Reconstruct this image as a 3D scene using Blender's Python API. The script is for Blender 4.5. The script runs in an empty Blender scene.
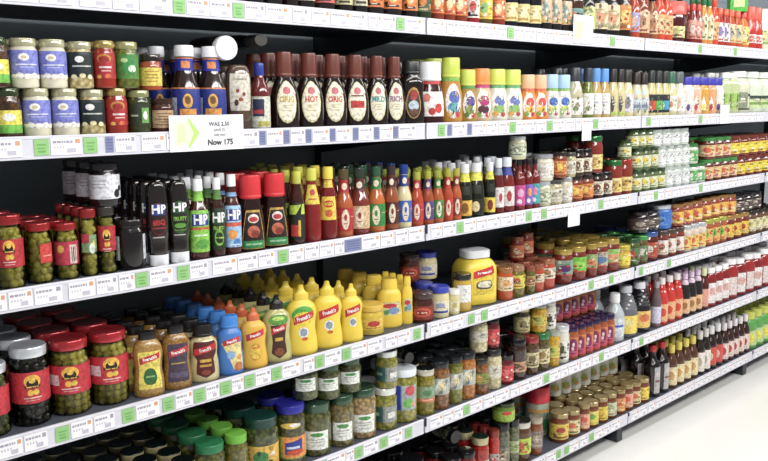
import bpy, bmesh, math, random
from mathutils import Vector, Matrix
random.seed(7)
PI = math.pi
sc = bpy.context.scene
COL = sc.collection

# ------------------------------------------------------------------ camera
F_PX, YAW, PITCH, ROLL, CAM_D, CAM_H = 829.6, 0.7608, 0.1579, -0.0034, 1.715, 1.4556
ca, sa = math.cos(YAW), math.sin(YAW)
cp, sp = math.cos(PITCH), math.sin(PITCH)
fw = Vector((sa*cp, ca*cp, -sp))
rt = Vector((ca, -sa, 0))
up = Vector((sa*sp, ca*sp, cp))
cr, sr = math.cos(ROLL), math.sin(ROLL)
rt2 = rt*cr + up*sr
up2 = -rt*sr + up*cr
camd = bpy.data.cameras.new('camera')
cam = bpy.data.objects.new('camera', camd)
COL.objects.link(cam)
camd.sensor_width = 36.0
camd.lens = F_PX/768*36.0
camd.clip_end = 60
m = Matrix.Identity(4)
for i in range(3):
    m[i][0] = rt2[i]; m[i][1] = up2[i]; m[i][2] = -fw[i]
m[0][3], m[1][3], m[2][3] = 0, -CAM_D, CAM_H
cam.matrix_world = m
sc.camera = cam

def X_of(px, y, z):
    """x along the shelf of the point seen in photo column px at depth y, height z"""
    k = (px-384)/F_PX
    dy, dz = y+CAM_D, z-CAM_H
    return (k*(dy*ca*cp - dz*sp) + dy*sa)/(ca - k*sa*cp)
def px_of(x, y, z):
    dy, dz = y+CAM_D, z-CAM_H
    return 384 + F_PX*(x*ca-dy*sa)/((dy*ca+x*sa)*cp - dz*sp)

# ------------------------------------------------------------------ materials
def lin(h):
    h = h.lstrip('#')
    v = [int(h[i:i+2], 16)/255 for i in (0, 2, 4)]
    return tuple((c/12.92 if c <= .04045 else ((c+.055)/1.055)**2.4) for c in v)+(1,)
MATS = {}
def M(spec):
    """'type:hex[:hex2[:scale]]' -> procedural material"""
    if spec in MATS: return MATS[spec]
    p = spec.split(':')
    t, c = p[0], lin(p[1])
    if t in ('paper', 'cont', 'plas', 'metal'):      # printing inks and plastics are never fully saturated
        l_ = .3*c[0]+.59*c[1]+.11*c[2]; k_ = .13
        c = tuple(x*(1-k_)+l_*k_ for x in c[:3])+(1,)
    mt = bpy.data.materials.new(spec.replace(':', '_').replace('#', ''))
    mt.use_nodes = True
    nt = mt.node_tree; b = nt.nodes['Principled BSDF']
    tc = nt.nodes.new('ShaderNodeTexCoord')
    def noise(scale, detail=2):
        n = nt.nodes.new('ShaderNodeTexNoise'); n.inputs['Scale'].default_value = scale
        n.inputs['Detail'].default_value = detail
        nt.links.new(tc.outputs['Object'], n.inputs['Vector']); return n
    def mix(fac, a, bb, lo=.35, hi=.65):
        r = nt.nodes.new('ShaderNodeValToRGB')
        r.color_ramp.elements[0].position = lo; r.color_ramp.elements[1].position = hi
        r.color_ramp.elements[0].color = a; r.color_ramp.elements[1].color = bb
        nt.links.new(fac, r.inputs[0]); nt.links.new(r.outputs[0], b.inputs['Base Color'])
    b.inputs['Base Color'].default_value = c
    dark = tuple(x*.82 for x in c[:3])+(1,)
    if t == 'paper':
        b.inputs['Roughness'].default_value = .45
        mix(noise(130, 3).outputs[0], tuple(x*.62 for x in c[:3])+(1,), c, .36, .56)
    elif t == 'card':
        b.inputs['Roughness'].default_value = .5
        mix(noise(40).outputs[0], tuple(x*.94 for x in c[:3])+(1,), c)
    elif t == 'plas':
        b.inputs['Roughness'].default_value = .3
        mix(noise(25).outputs[0], tuple(x*.93 for x in c[:3])+(1,), c)
    elif t == 'metal':
        b.inputs['Roughness'].default_value = .11; b.inputs['Metallic'].default_value = .35
        b.inputs['Coat Weight'].default_value = .4
        mix(noise(30).outputs[0], dark, c)
    elif t == 'cont':       # smooth contents behind glass
        b.inputs['Roughness'].default_value = .12; b.inputs['Coat Weight'].default_value = .6
        b.inputs['Coat Roughness'].default_value = .05
        mix(noise(35, 3).outputs[0], dark, c)
    elif t == 'chunk':      # lumpy contents behind glass
        b.inputs['Roughness'].default_value = .2; b.inputs['Coat Weight'].default_value = .7
        b.inputs['Coat Roughness'].default_value = .04
        v = nt.nodes.new('ShaderNodeTexVoronoi'); v.inputs['Scale'].default_value = float(p[3]) if len(p) > 3 else 90
        nt.links.new(tc.outputs['Object'], v.inputs['Vector'])
        mix(v.outputs['Distance'], c, lin(p[2]), .15, .75)
        bp = nt.nodes.new('ShaderNodeBump'); bp.inputs['Strength'].default_value = .35
        bp.inputs['Distance'].default_value = .002; bp.invert = True
        nt.links.new(v.outputs['Distance'], bp.inputs['Height'])
        nt.links.new(bp.outputs[0], b.inputs['Normal'])
    elif t == 'olive':
        b.inputs['Roughness'].default_value = .25; b.inputs['Coat Weight'].default_value = .4
        mix(noise(55, 1).outputs[0], c, lin(p[2]), .4, .6)
    elif t == 'glass':      # clear thin glass wall
        nt.nodes.remove(b)
        o = nt.nodes['Material Output']
        tr = nt.nodes.new('ShaderNodeBsdfTransparent'); tr.inputs[0].default_value = c
        gl = nt.nodes.new('ShaderNodeBsdfGlossy'); gl.inputs['Roughness'].default_value = .06
        fr = nt.nodes.new('ShaderNodeFresnel'); fr.inputs[0].default_value = 1.45
        ms = nt.nodes.new('ShaderNodeMixShader')
        nt.links.new(fr.outputs[0], ms.inputs[0]); nt.links.new(tr.outputs[0], ms.inputs[1]); nt.links.new(gl.outputs[0], ms.inputs[2])
        nt.links.new(ms.outputs[0], o.inputs[0])
    elif t == 'paint':
        b.inputs['Roughness'].default_value = .45
        mix(noise(6, 4).outputs[0], tuple(x*.9 for x in c[:3])+(1,), c)
    elif t == 'floor':
        b.inputs['Roughness'].default_value = .22
        mix(noise(1.2, 4).outputs[0], tuple(x*.95 for x in c[:3])+(1,), c)
        bp = nt.nodes.new('ShaderNodeBump'); bp.inputs['Strength'].default_value = .05
        n2 = noise(9, 3); nt.links.new(n2.outputs[0], bp.inputs['Height']); nt.links.new(bp.outputs[0], b.inputs['Normal'])
    MATS[spec] = mt
    return mt

# ------------------------------------------------------------------ mesh helpers
def mesh_obj(name, bm, mats, parent=None, smooth=False):
    me = bpy.data.meshes.new(name)
    bm.to_mesh(me); bm.free()
    for s in (mats if isinstance(mats, (list, tuple)) else [mats]): me.materials.append(M(s))
    if smooth:
        me.polygons.foreach_set('use_smooth', [True]*len(me.polygons))
        me.set_sharp_from_angle(angle=math.radians(38))
    o = bpy.data.objects.new(name, me); COL.objects.link(o)
    if parent: o.parent = parent
    return o
def box(bm, x0, x1, y0, y1, z0, z1, mi=0, bev=0):
    r = bmesh.ops.create_cube(bm, size=1)
    for v in r['verts']:
        v.co = Vector(((x0+x1)/2+v.co.x*(x1-x0), (y0+y1)/2+v.co.y*(y1-y0), (z0+z1)/2+v.co.z*(z1-z0)))
    fs = set(f for v in r['verts'] for f in v.link_faces)
    for f in fs: f.material_index = mi
    if bev:
        es = list(set(e for v in r['verts'] for e in v.link_edges))
        bmesh.ops.bevel(bm, geom=es, offset=bev, segments=2, affect='EDGES', profile=.5)
def empty(name, loc=(0, 0, 0)):
    o = bpy.data.objects.new(name, None); COL.objects.link(o); o.location = loc
    o.empty_display_size = .02
    return o
def tag(o, label, cat, group=None):
    o['label'] = label; o['category'] = cat
    if group: o['group'] = group

class Surf:
    """body of revolution, optionally flattened (q) and squared (n)"""
    def __init__(s, R, H, q, n, prof):
        s.R, s.H, s.q, s.n, s.prof = R, H, q, n, prof
    def r(s, zf):
        p = s.prof
        if zf <= p[0][1]: return p[0][0]
        for (r0, z0), (r1, z1) in zip(p, p[1:]):
            if z0 <= zf <= z1 and z1 > z0: return r0+(r1-r0)*(zf-z0)/(z1-z0)
        return p[-1][0]
    def pt(s, th, zf, off=0, r=None):
        a = s.R*(s.r(zf) if r is None else r)
        S, C = math.sin(th), math.cos(th)
        e = 2/s.n
        S = math.copysign(abs(S)**e, S); C = math.copysign(abs(C)**e, C)
        return Vector(((a+off)*S, -(a*s.q+off)*C, zf*s.H))
def smooth_prof(p, k=3):
    """Catmull-Rom between profile points flagged by being interior"""
    return p
def lathe(bm, sf, prof, seg, mi=0, off=0):
    rings = []
    for r, z in prof:
        if r == 0: rings.append([bm.verts.new((0, 0, z*sf.H))])
        else: rings.append([bm.verts.new(sf.pt(2*PI*i/seg, z, off, r)) for i in range(seg)])
    for a, b in zip(rings, rings[1:]):
        for i in range(seg):
            j = (i+1) % seg
            if len(a) == 1 and len(b) == 1: continue
            if len(a) == 1: f = bm.faces.new((a[0], b[j], b[i]))
            elif len(b) == 1: f = bm.faces.new((a[i], a[j], b[0]))
            else: f = bm.faces.new((a[i], a[j], b[j], b[i]))
            f.material_index = mi
TXT = {}
def text_polys(s):
    if s in TXT: return TXT[s]
    cu = bpy.data.curves.new('t', 'FONT'); cu.body = s; cu.align_x = 'CENTER'; cu.align_y = 'CENTER'
    cu.resolution_u = 2; cu.offset = .035
    o = bpy.data.objects.new('t', cu); COL.objects.link(o)
    dg = bpy.context.evaluated_depsgraph_get(); dg.update()
    me = o.evaluated_get(dg).to_mesh()
    vs = [(v.co.x, v.co.y) for v in me.vertices]; fs = [tuple(p.vertices) for p in me.polygons]
    o.evaluated_get(dg).to_mesh_clear()
    bpy.data.objects.remove(o); bpy.data.curves.remove(cu)
    TXT[s] = (vs, fs); return TXT[s]
def decals(sf, dl, flat=False, text=False):
    """dl: list of decals on the surface -> (bmesh, material specs)"""
    out = bmesh.new(); mats = []; R, H = sf.R, sf.H
    for k, d in enumerate(dl):
        t = d[0]; vs = fs = None
        if t == 'r': _, a0, a1, z0, z1, c = d; vs = [(a0, z0), (a1, z0), (a1, z1), (a0, z1)]
        elif t == 'b': _, z0, z1, c = d; vs = [(-3.1416, z0), (3.1416, z0), (3.1416, z1), (-3.1416, z1)]
        elif t == 'e':
            _, a, z, ra, rz, c = d; vs = [(a+ra*math.cos(2*PI*i/16), z+rz*math.sin(2*PI*i/16)) for i in range(16)]
        elif t == 'p': _, pts, c = d; vs = pts
        elif t == 't':
            _, s, a, z, h, c = d[:6]; rot = d[6] if len(d) > 6 else 0
            tv, fs = text_polys(s); cc, ss = math.cos(rot), math.sin(rot)
            k2 = h*H/.7; w = d[7] if len(d) > 7 else 1
            vs = [(a+(x*w*cc-y*ss)*k2/R, z+(x*w*ss+y*cc)*k2/H) for x, y in tv]
        if not c.count(':'): c = ('card:' if flat else 'paper:')+c
        if c not in mats: mats.append(c)
        mi = mats.index(c)
        bm = bmesh.new()
        bv = [bm.verts.new((x, z, 0)) for x, z in vs]
        for f in (fs or [range(len(vs))]):
            try: bm.faces.new([bv[i] for i in f])
            except ValueError: pass
        if not flat:
            xs = [v[0] for v in vs]; zs = [v[1] for v in vs]
            st = .26
            i0 = math.ceil(min(xs)/st); 
            while i0*st < max(xs):
                bmesh.ops.bisect_plane(bm, geom=bm.verts[:]+bm.edges[:]+bm.faces[:], plane_co=(i0*st, 0, 0), plane_no=(1, 0, 0)); i0 += 1
            for r, z in sf.prof:
                if min(zs) < z < max(zs):
                    bmesh.ops.bisect_plane(bm, geom=bm.verts[:]+bm.edges[:]+bm.faces[:], plane_co=(0, z, 0), plane_no=(0, 1, 0))
        off = .0004+.00007*k+(.0003 if text else 0)
        mp = {}
        for v in bm.verts:
            mp[v] = out.verts.new((v.co.x*R, -R*sf.q-off, v.co.y*H) if flat else sf.pt(v.co.x, v.co.y, off))
        for f in bm.faces:
            nf = out.faces.new([mp[v] for v in f.verts]); nf.material_index = mi
        bm.free()
    return out, mats

# ------------------------------------------------------------------ container shapes (radius, height) as fractions
def sm(p):
    """round a control polyline once by corner cutting, keeping the ends"""
    q = [p[0]]
    for a, b in zip(p, p[1:]):
        q += [(a[0]*.75+b[0]*.25, a[1]*.75+b[1]*.25), (a[0]*.25+b[0]*.75, a[1]*.25+b[1]*.75)]
    return q+[p[-1]]
BASE = [(0, 0), (.9, 0), (.98, .02)]
SH = {
 'jar': (BASE+[(1, .04), (1, .7), (.98, .76), (.87, .82), (.85, .87)], [(.86, .84), (.92, .845), (.93, .86), (.93, .985), (.89, 1), (0, .995)], 1, 2),
 'olive': (BASE+[(1, .05), (1, .74), (.96, .81), (.86, .86), (.85, .9)], [(.86, .87), (.93, .875), (.94, .89), (.94, .985), (.9, 1), (0, .99)], 1, 2),
 'lowjar': (BASE+[(1, .05), (1, .62), (.97, .7), (.86, .78), (.85, .82)], [(.86, .8), (.94, .805), (.95, .82), (.95, .98), (.91, 1), (0, .99)], 1, 2),
 'bbq': (BASE+sm([(1, .04), (1, .3), (.93, .45), (.7, .6), (.5, .67), (.46, .7)]), [(.5, .68), (.54, .685), (.51, .97), (.47, 1), (0, 1)], .72, 2),
 'nando': (BASE+sm([(1, .03), (1, .4), (.96, .5), (.66, .62), (.5, .7), (.46, .86)]), [(.5, .85), (.54, .855), (.54, .98), (.5, 1), (0, 1)], 1, 2),
 'squeeze': (BASE+sm([(1, .05), (.97, .2), (.84, .36), (.9, .52), (.97, .6), (.86, .7), (.58, .76), (.4, .79)]), [(.46, .78), (.48, .79), (.46, .87), (.32, .89), (.2, .93), (.15, .99), (0, 1)], .62, 2),
 'spicy': (BASE+sm([(1, .05), (.98, .25), (.86, .36), (.9, .5), (.97, .6), (.9, .72), (.62, .8), (.5, .82)]), [(.52, .81), (.56, .82), (.55, .89), (.5, .925), (0, .93)], .66, 2.3),
 'flip': (BASE+sm([(1, .05), (1, .3), (.88, .45), (.93, .6), (.9, .7), (.6, .78), (.55, .8)]), [(.6, .79), (.66, .8), (.64, .97), (.58, 1), (0, 1)], .7, 2),
 'hpglass': (BASE+sm([(1, .03), (1, .5), (.98, .6), (.6, .72), (.46, .8), (.44, .86)]), [(.46, .85), (.52, .855), (.5, .98), (.46, 1), (0, 1)], 1, 2.6),
 'inverted': (sm([(.8, .13), (.88, .15), (.9, .3), (1, .36), (1, .7), (.92, .88), (.72, .97)])+[(.6, .99), (0, 1)], [(0, 0), (.78, 0), (.86, .01), (.86, .13), (.7, .14)], .75, 2.3),
 'dress': (BASE+sm([(1, .05), (1, .3), (.93, .45), (.76, .62), (.7, .7)]), [(.7, .69), (.76, .7), (.74, .98), (.7, 1), (0, 1)], .8, 2),
 'dressg': (BASE+sm([(1, .03), (1, .4), (.9, .55), (.7, .68), (.62, .74)]), [(.64, .73), (.7, .735), (.68, .98), (.64, 1), (0, 1)], 1, 2),
 'shoulder': (BASE+sm([(1, .03), (1, .4), (.97, .5), (.74, .64), (.6, .72), (.58, .88)]), [(.6, .87), (.66, .875), (.66, .98), (.62, 1), (0, 1)], 1, 2),
 'sauce': (BASE+sm([(1, .03), (1, .52), (.85, .64), (.52, .75), (.42, .82)]), [(.46, .81), (.5, .82), (.48, .98), (.44, 1), (0, 1)], 1, 2),
 'tall': (BASE+sm([(1, .03), (1, .58), (.9, .66), (.42, .75), (.36, .9)]), [(.4, .88), (.44, .89), (.42, .99), (.38, 1), (0, 1)], 1, 2),
 'ketch': (BASE+sm([(1, .03), (1, .4), (.9, .58), (.6, .74), (.46, .84)]), [(.5, .83), (.56, .84), (.54, .98), (.5, 1), (0, 1)], 1, 2),
 'ridge': (BASE+[(1, .03), (1, .5), (.94, .53), (.96, .57), (.86, .6), (.88, .64), (.76, .67), (.78, .71), (.64, .74), (.66, .78), (.5, .82), (.4, .87)], [(.44, .86), (.5, .87), (.48, .98), (.44, 1), (0, 1)], 1, 2),
 'jug': (BASE+sm([(1, .03), (1, .55), (.98, .68), (.8, .8), (.56, .85), (.52, .86)]), [(.62, .855), (.68, .86), (.68, .98), (.62, 1), (0, 1)], .8, 3.5),
 'tub': (BASE+[(1, .03), (1, .6), (.97, .66), (.95, .7)], [(.98, .68), (1.04, .69), (1.04, .97), (.98, 1), (0, 1)], 1, 2),
 'tallsqz': (BASE+sm([(1, .05), (.98, .3), (.9, .45), (.93, .58), (.85, .72), (.55, .8)]), [(.56, .79), (.62, .8), (.6, .94), (.5, 1), (0, 1)], .65, 2),
}

# ------------------------------------------------------------------ label layouts  (angle in radians, height as a fraction)
W_ = 'f4f1ea'
def lb(bg, z0=.16, z1=.66, w=1.35, *art): return [('r', -w, w, z0, z1, bg)]+list(art)
def lines(a0, a1, z, n, c, gap=.035, th=.012):
    return [('r', a0+(.15*(a1-a0) if i % 2 else 0), a1-(.12*(a1-a0) if i % 2 else 0), z-i*gap, z-i*gap+th, c) for i in range(n)]
def art(seed, cols, a0, a1, z0, z1, n=14):
    # scattered print on a label: small patches and rules
    rg = random.Random(seed); o = []
    for i in range(n):
        c = rg.choice(cols); a = rg.uniform(a0, a1); z = rg.uniform(z0, z1); da, dz = (a1-a0), (z1-z0)
        t = rg.random()
        if t < .45: o.append(('e', a, z, da*rg.uniform(.04, .1), dz*rg.uniform(.04, .12), c))
        elif t < .75:
            w = da*rg.uniform(.05, .16); o.append(('r', max(a-w, a0), min(a+w, a1), z, z+dz*rg.uniform(.02, .05), c))
        else:
            w = da*.09; h = dz*.1; o.append(('p', [(a-w, z-h*rg.random()), (a+w*rg.random(), z-h*.3), (a+w, z+h*rg.random()), (a-w*.3, z+h)], c))
    return o
def shade(c, f):
    return ''.join('%02x' % max(0, min(255, int(int(c[i:i+2], 16)*f))) for i in (0, 2, 4))
def fr_banner(z, c='d3202c', w=.62, h=.1, tc='ffffff', tx="French's", th=.042):
    return [('p', [(-w, z-h*.85), (-w*.1, z-h*.5), (w, z-h*.1), (w, z+h*.8), (w*.1, z+h*.5), (-w, z+h*.1)], c),
            ('t', tx, 0, z, th*1.15, tc, .2, .8)]

# spec: (name, category, look, shape, height m, body material, cap material, label decals, neck decals)
K = {}
def kind(k, name, cat, look, shape, h, body, cap, lab, neck=None, q=None):
    K[k] = dict(name=name, cat=cat, look=look, shape=shape, h=h, body=body, cap=cap, lab=lab, neck=neck, q=q)

# --- shelf 2 (stacked small jars)
kind('yg', 'antipasto_jar', 'jar', 'small jar with yellow and green label', 'jar', .099, 'chunk:5a3a1c:2c1c0e', 'metal:3c4a2c', [('b', .1, .27, '6fc23a'), ('b', .27, .56, 'f2e23c'), ('e', 0, .42, .5, .08, W_)])
kind('lilac', 'sauce_jar', 'jar', 'cream jar with lilac label and pale lid', 'jar', .099, 'cont:e2dcc2', 'metal:c9c49c',
     lb('7d84d6', .2, .76, 1.5, ('e', -.1, .62, .38, .075, W_), ('e', -.1, .62, .2, .03, 'cbb98a'), ('r', -.7, .9, .46, .485, 'dfe2f6'), ('r', -.4, .7, .41, .43, 'b9bfee'),
        ('e', -.95, .23, .3, .05, 'efe8da'), ('e', -.45, .25, .3, .06, 'f6f2ea'), ('e', .1, .23, .3, .06, 'efe8da'), ('e', .6, .25, .3, .055, 'f6f2ea'), ('e', 1.1, .23, .3, .05, 'efe8da')))
kind('black', 'sauce_jar', 'jar', 'cream jar with black label and pale lid', 'jar', .097, 'chunk:ded2a0:8c7c4a', 'metal:c4c09a',
     lb('1c2b2c', .24, .78, 1.5, ('e', -.1, .62, .36, .07, W_), ('r', -.7, .9, .46, .49, 'c9cfc6'), ('e', -.6, .25, .25, .05, 'efe6b4'), ('e', .1, .27, .25, .05, 'e6daa0'), ('e', .75, .25, .25, .05, 'efe6b4')))
kind('redgold', 'sauce_jar', 'jar', 'red sauce jar with red label and gold lid', 'jar', .1, 'cont:a02410', 'metal:b79a4e',
     lb('b51e26', .2, .74, 1.5, ('e', 0, .62, .7, .1, 'c98a2a'), ('e', 0, .6, .5, .08, 'a3161f'), ('r', -.5, .7, .42, .46, 'f2dada'), ('r', -.3, .6, .35, .38, 'e9b7b0'), ('e', -.5, .24, .25, .04, 'e8b53c'), ('e', .3, .25, .3, .045, 'e2682a')))
kind('grngold', 'sauce_jar', 'jar', 'green label jar with pale gold lid', 'jar', .1, 'chunk:77803a:4a521e', 'metal:b4b272',
     lb('4d8a35', .2, .74, 1.5, ('e', .1, .5, .6, .2, '2f8f45'), ('e', .35, .42, .35, .08, 'd8efcf'), ('e', -.3, .6, .3, .05, 'b9d98c')))
kind('dkgrn', 'sauce_jar', 'jar', 'dark green jar with small leaf label', 'jar', .096, 'cont:39421f', 'metal:a3a86c',
     lb('27371f', .2, .7, 1.5, ('r', .2, .9, .25, .6, '6fae53'), ('e', .5, .42, .2, .1, W_), ('r', -.7, -.1, .4, .44, '9fb08a')))
kind('beige', 'relish_jar', 'jar', 'brown relish jar with beige label', 'jar', .078, 'cont:4a2314', 'metal:4b3226',
     lb('c9a77c', .15, .66, 1.1)+lines(-.7, .7, .55, 5, '7d5436', .08, .025))
kind('yelorg', 'relish_jar', 'jar', 'small orange jar with yellow label', 'lowjar', .08, 'cont:a8491e', 'metal:35302c',
     lb('e5d24a', .12, .62, 1.5)+lines(-.7, .7, .5, 4, 'b8842e', .09, .03))
kind('whitetop', 'relish_jar', 'jar', 'small dark jar with white lid', 'lowjar', .05, 'cont:4a4a50', 'plas:e4e6ec', lb('b8bcc6', .12, .6, 1.5))
kind('bluor', 'sauce_bottle', 'bottle', 'dark sauce bottle with blue and orange label', 'shoulder', .2, 'cont:2a1712', 'plas:eceef4',
     lb('24358f', .04, .5, 1.3, ('e', 0, .36, .34, .085, 'e9b23e'), ('e', 0, .37, .2, .05, '8a5a2a'), ('r', -.55, .6, .2, .27, 'f0a03a'), ('e', .55, .09, .35, .045, 'ee7a2e'), ('e', -.35, .1, .4, .03, 'dfe6f4'), ('r', -1.2, -.75, .12, .4, 'c9cfe4'), ('r', -1.3, 1.3, .5, .515, 'e08a4a')),
     [('b', .71, .85, '2b36a8'), ('r', -.5, .5, .74, .82, 'e88a3a'), ('b', .845, .86, 'e08a4a')])
kind('invbrown', 'squeeze_bottle', 'bottle', 'brown upside-down squeeze bottle with cream label', 'inverted', .16, 'cont:5d4636', 'plas:4c3a30',
     lb('d9d2c4', .3, .86, .85, ('e', -.2, .6, .12, .03, '8a2f24'), ('e', .2, .55, .12, .03, '8a2f24'), ('e', 0, .47, .14, .03, 'a34a2e'), ('e', -.3, .42, .16, .05, '4a2417'), ('r', -.5, .5, .76, .785, 'a8a094')))
kind('bluecap', 'sauce_bottle', 'bottle', 'red sauce bottle with blue cap', 'sauce', .165, 'cont:6a2120', 'plas:2a3f9e',
     lb('d5d8c8', .03, .5, 1.5, ('r', -.9, .2, .2, .46, '2b3052'), ('r', -.8, .1, .24, .3, 'b03038'), ('r', -.4, .9, .05, .13, 'b9b54e')))
OV = [('e', 0, .35, .72, .28, 'd8cfa0'), ('e', 0, .35, .64, .255, 'f1e9cf'), ('e', 0, .5, .3, .05, 'c9626a')]
def bbq(tx, c, extra=()): return OV+[('t', tx, 0, .38, .075, c, 0, .85)]+list(extra)+lines(-.3, .3, .3, 3, 'cfc49c', .035, .014)
for n_, tx, c, look in (('bbq1', 'ORIG', 'c9a92c', 'yellow lettering'), ('bbq2', 'HOT', 'd24a26', 'large red HOT lettering'), ('bbq3', 'ORIG', 'd0343a', 'red lettering'), ('bbq5', 'MILD', '3f9aa0', 'teal lettering'), ('bbq6', 'RICH', '8a5a86', 'purple lettering')):
    kind(n_, 'sauce_bottle', 'bottle', 'brown-capped sauce bottle, oval label, '+look, 'bbq', .195, 'cont:1f120e', 'plas:6b2f22', bbq(tx, c))
kind('bbq4', 'sauce_bottle', 'bottle', 'brown-capped sauce bottle, oval label, red band', 'bbq', .195, 'cont:1f120e', 'plas:6b2f22', OV+[('r', -.52, .52, .26, .36, 'c22a2a'), ('r', -.5, .5, .42, .44, '7a2a22')])
kind('tear', 'sauce_bottle', 'bottle', 'dark sauce bottle with black and white cap', 'flip', .185, 'cont:1c1210', 'plas:1c1c1e',
     [('e', 0, .34, .6, .25, 'b98c3e'), ('e', 0, .33, .52, .22, '3a2a24'), ('e', 0, .46, .3, .08, 'b0322c'), ('e', 0, .3, .4, .08, 'b9c9d2'), ('e', 0, .2, .35, .05, '6a4a36')], [('r', -.9, .9, .0, .0, 'ffffff')][:0])
kind('straw', 'dressing_bottle', 'bottle', 'dark red bottle with white cap, strawberry label', 'dress', .185, 'cont:3c0f10', 'plas:eceef2',
     lb(W_, .12, .52, 1.0, ('e', .4, .25, .3, .08, 'd23a2e'), ('e', -.1, .2, .25, .06, 'c22a2a'), ('e', -.5, .42, .3, .07, 'e0796a')), [('b', .64, .7, 'c8202c')])
def dres(k, look, body, cap, ring, c1, c2, c3, h=.18):
    kind(k, 'dressing_bottle', 'bottle', look, 'dress', h, body, cap, [('e', 0, .34, .72, .27, W_), ('e', .1, .4, .5, .1, c1), ('e', 0, .24, .5, .08, c2), ('e', -.3, .15, .25, .05, c3), ('e', .35, .14, .22, .05, 'c43a4a')]+art(look, [c1, c2, c3, W_, W_, shade(c1, .6)], -.5, .5, .14, .52, 16), [('b', .64, .7, ring), ('r', -.8, .8, .78, .84, W_)]+art(look, [ring, W_, c3], -.9, .9, .76, .9, 6))
dres('dr1', 'amber dressing bottle with tall yellow-green cap', 'cont:c98a22', 'plas:c3d43a', '7fb83a', '5c6fc2', '63b3b8', 'e0a23a', .2)
dres('dr2', 'ochre dressing bottle with short yellow-green cap', 'cont:b08a2a', 'plas:c9d84a', '4f9a4a', '6a4f9a', '8aa03a', '5a7a3a', .165)
dres('dr3', 'cream dressing bottle, orange cap, magenta ring', 'cont:d8bc94', 'plas:f08a2a', 'c4247a', 'c42a7a', '5a2a3a', '7fb03a', .17)
dres('dr4', 'white dressing bottle, yellow-green cap, round picture label', 'cont:e0dcc8', 'plas:cfe04a', '57a870', '6a7ac2', '93c46a', 'e0a23a', .17)
dres('dr5', 'orange dressing bottle with pale orange cap', 'cont:e88a22', 'plas:f2b98a', 'e46a3a', 'e2463a', 'f4c23a', '7fb03a', .155)
dres('dr6', 'white dressing bottle with pale blue cap', 'cont:e0dccc', 'plas:a9cdea', '7fb84a', '3a6ac2', 'c9d86a', '93c46a', .158)
def dg(k, look, body, cap, lab, h=.185, shape='dressg', neck=None): kind(k, 'dressing_bottle', 'bottle', look, shape, h, body, cap, lab+art(look, ['8a8a6a', 'c8c4a8', '5a6a4a', 'b09a7a', 'dfe4d0'], -.8, .8, .1, .42, 12), neck)
dg('dg1', 'slim pale dressing bottle with dark cap', 'cont:c2bc98', 'plas:33363c', lb('f0eee6', .08, .4, 1.5, ('e', 0, .2, .3, .06, '7a8a5a')))
dg('dg2', 'olive dressing bottle with white label', 'chunk:8d9a4a:5a6428', 'plas:39404c', lb(W_, .08, .5, 1.5, ('e', 0, .2, .4, .05, '8a9a5a')))
dg('dg3', 'tan dressing bottle with bright blue cap', 'cont:c9a55c', 'plas:5c9ae0', lb('efeef2', .08, .5, 1.5, ('r', -.5, .5, .3, .34, 'b8b4c8')))
dg('dg4', 'cream dressing bottle, black cap, feather label', 'cont:d8cb96', 'plas:2c2a2a', [('e', 0, .28, .3, .17, '4a4a5a'), ('r', -1, 1, .06, .12, 'b6cc5a')])
dg('dg5', 'pale yellow dressing bottle with black cap', 'cont:dccf90', 'plas:2f2c2a', lb('dcd6dc', .1, .5, 1.3, ('e', 0, .3, .5, .12, '8f8aa8')))
dg('dg6', 'cream dressing bottle, brown-black cap, grey label', 'cont:ddd3b0', 'plas:352c2a', lb('c4cfdc', .14, .42, 1.5, ('r', -.8, .8, .2, .28, '7a86a0'), ('e', 0, .55, .4, .05, 'bfe0ea')), .175)
def dgs(k, c, look): dg(k, 'cream dressing bottle, black and '+look+' label', 'cont:d6ca8c', 'plas:2e3432', lb('23282a', .08, .48, 1.5, ('r', -1, 1, .14, .34, c)))
dgs('dg7', 'd8462e', 'red'); dgs('dg8', '5cc04a', 'green'); dgs('dg9', '3aa4c8', 'blue')
dg('dg10', 'pale dressing bottle with dark green cap', 'cont:d0cc98', 'plas:2f6a52', lb('efe9dc', .1, .45, 1.4, ('e', 0, .25, .3, .07, 'd88a6a')))
dg('dg11', 'pale dressing bottle with grey cap', 'cont:d8d2b8', 'plas:5a6262', lb('f2efe8', .1, .5, 1.2, ('e', 0, .28, .3, .14, 'e0b8a0')))
def drop(k, body, c, look): dg(k, look+' dressing bottle with violet-blue cap', body, 'plas:3a36b4', [('p', [(0, .52), (.35, .25), (.25, .12), (-.25, .12), (-.35, .25)], W_), ('e', 0, .2, .22, .09, c)], .165, 'flip')
drop('dp1', 'cont:efe4dc', '5a4a9a', 'white'); drop('dp2', 'cont:eebc9a', 'c4443a', 'peach'); drop('dp3', 'cont:d8a02c', 'e8e05a', 'mustard'); drop('dp4', 'cont:eaa06a', 'b8344a', 'orange')
dg('grnw', 'green-labelled white bottle with white cap', 'cont:bccb94', 'plas:f0f2ee', lb('9cc25a', .12, .5, 1.5, ('r', -.5, -.2, .15, .48, '5a7a2a'), ('r', .2, .5, .15, .48, '5a7a2a')), .19, 'jug')
dg('wblk', 'white bottle with black lettering and white cap', 'cont:d4d6bc', 'plas:eef2ee', [('r', -.8, .8, .4, .46, '3a3f3a'), ('r', -.3, .3, .1, .5, '8a947a'), ('r', -.8, .8, .08, .12, '4a4f3a')], .2, 'jug')
dg('wgrn', 'large white bottle with green label band', 'cont:d8e2c8', 'plas:e6efe2', lb('c6dc9a', .12, .42, 1.5, ('r', -.8, .8, .34, .42, '35463a'), ('r', -.6, .6, .2, .26, '7aa04a')), .2, 'jug')

kind('lyw', 'sauce_jar', 'bottle', 'dark bottle with white lid', 'olive', .17, 'cont:241c1a', 'plas:f0f0f4', [])
kind('dr_dark', 'sauce_bottle', 'bottle', 'dark bottle with grey cap', 'dress', .19, 'cont:1c1616', 'plas:55524e', [])
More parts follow.
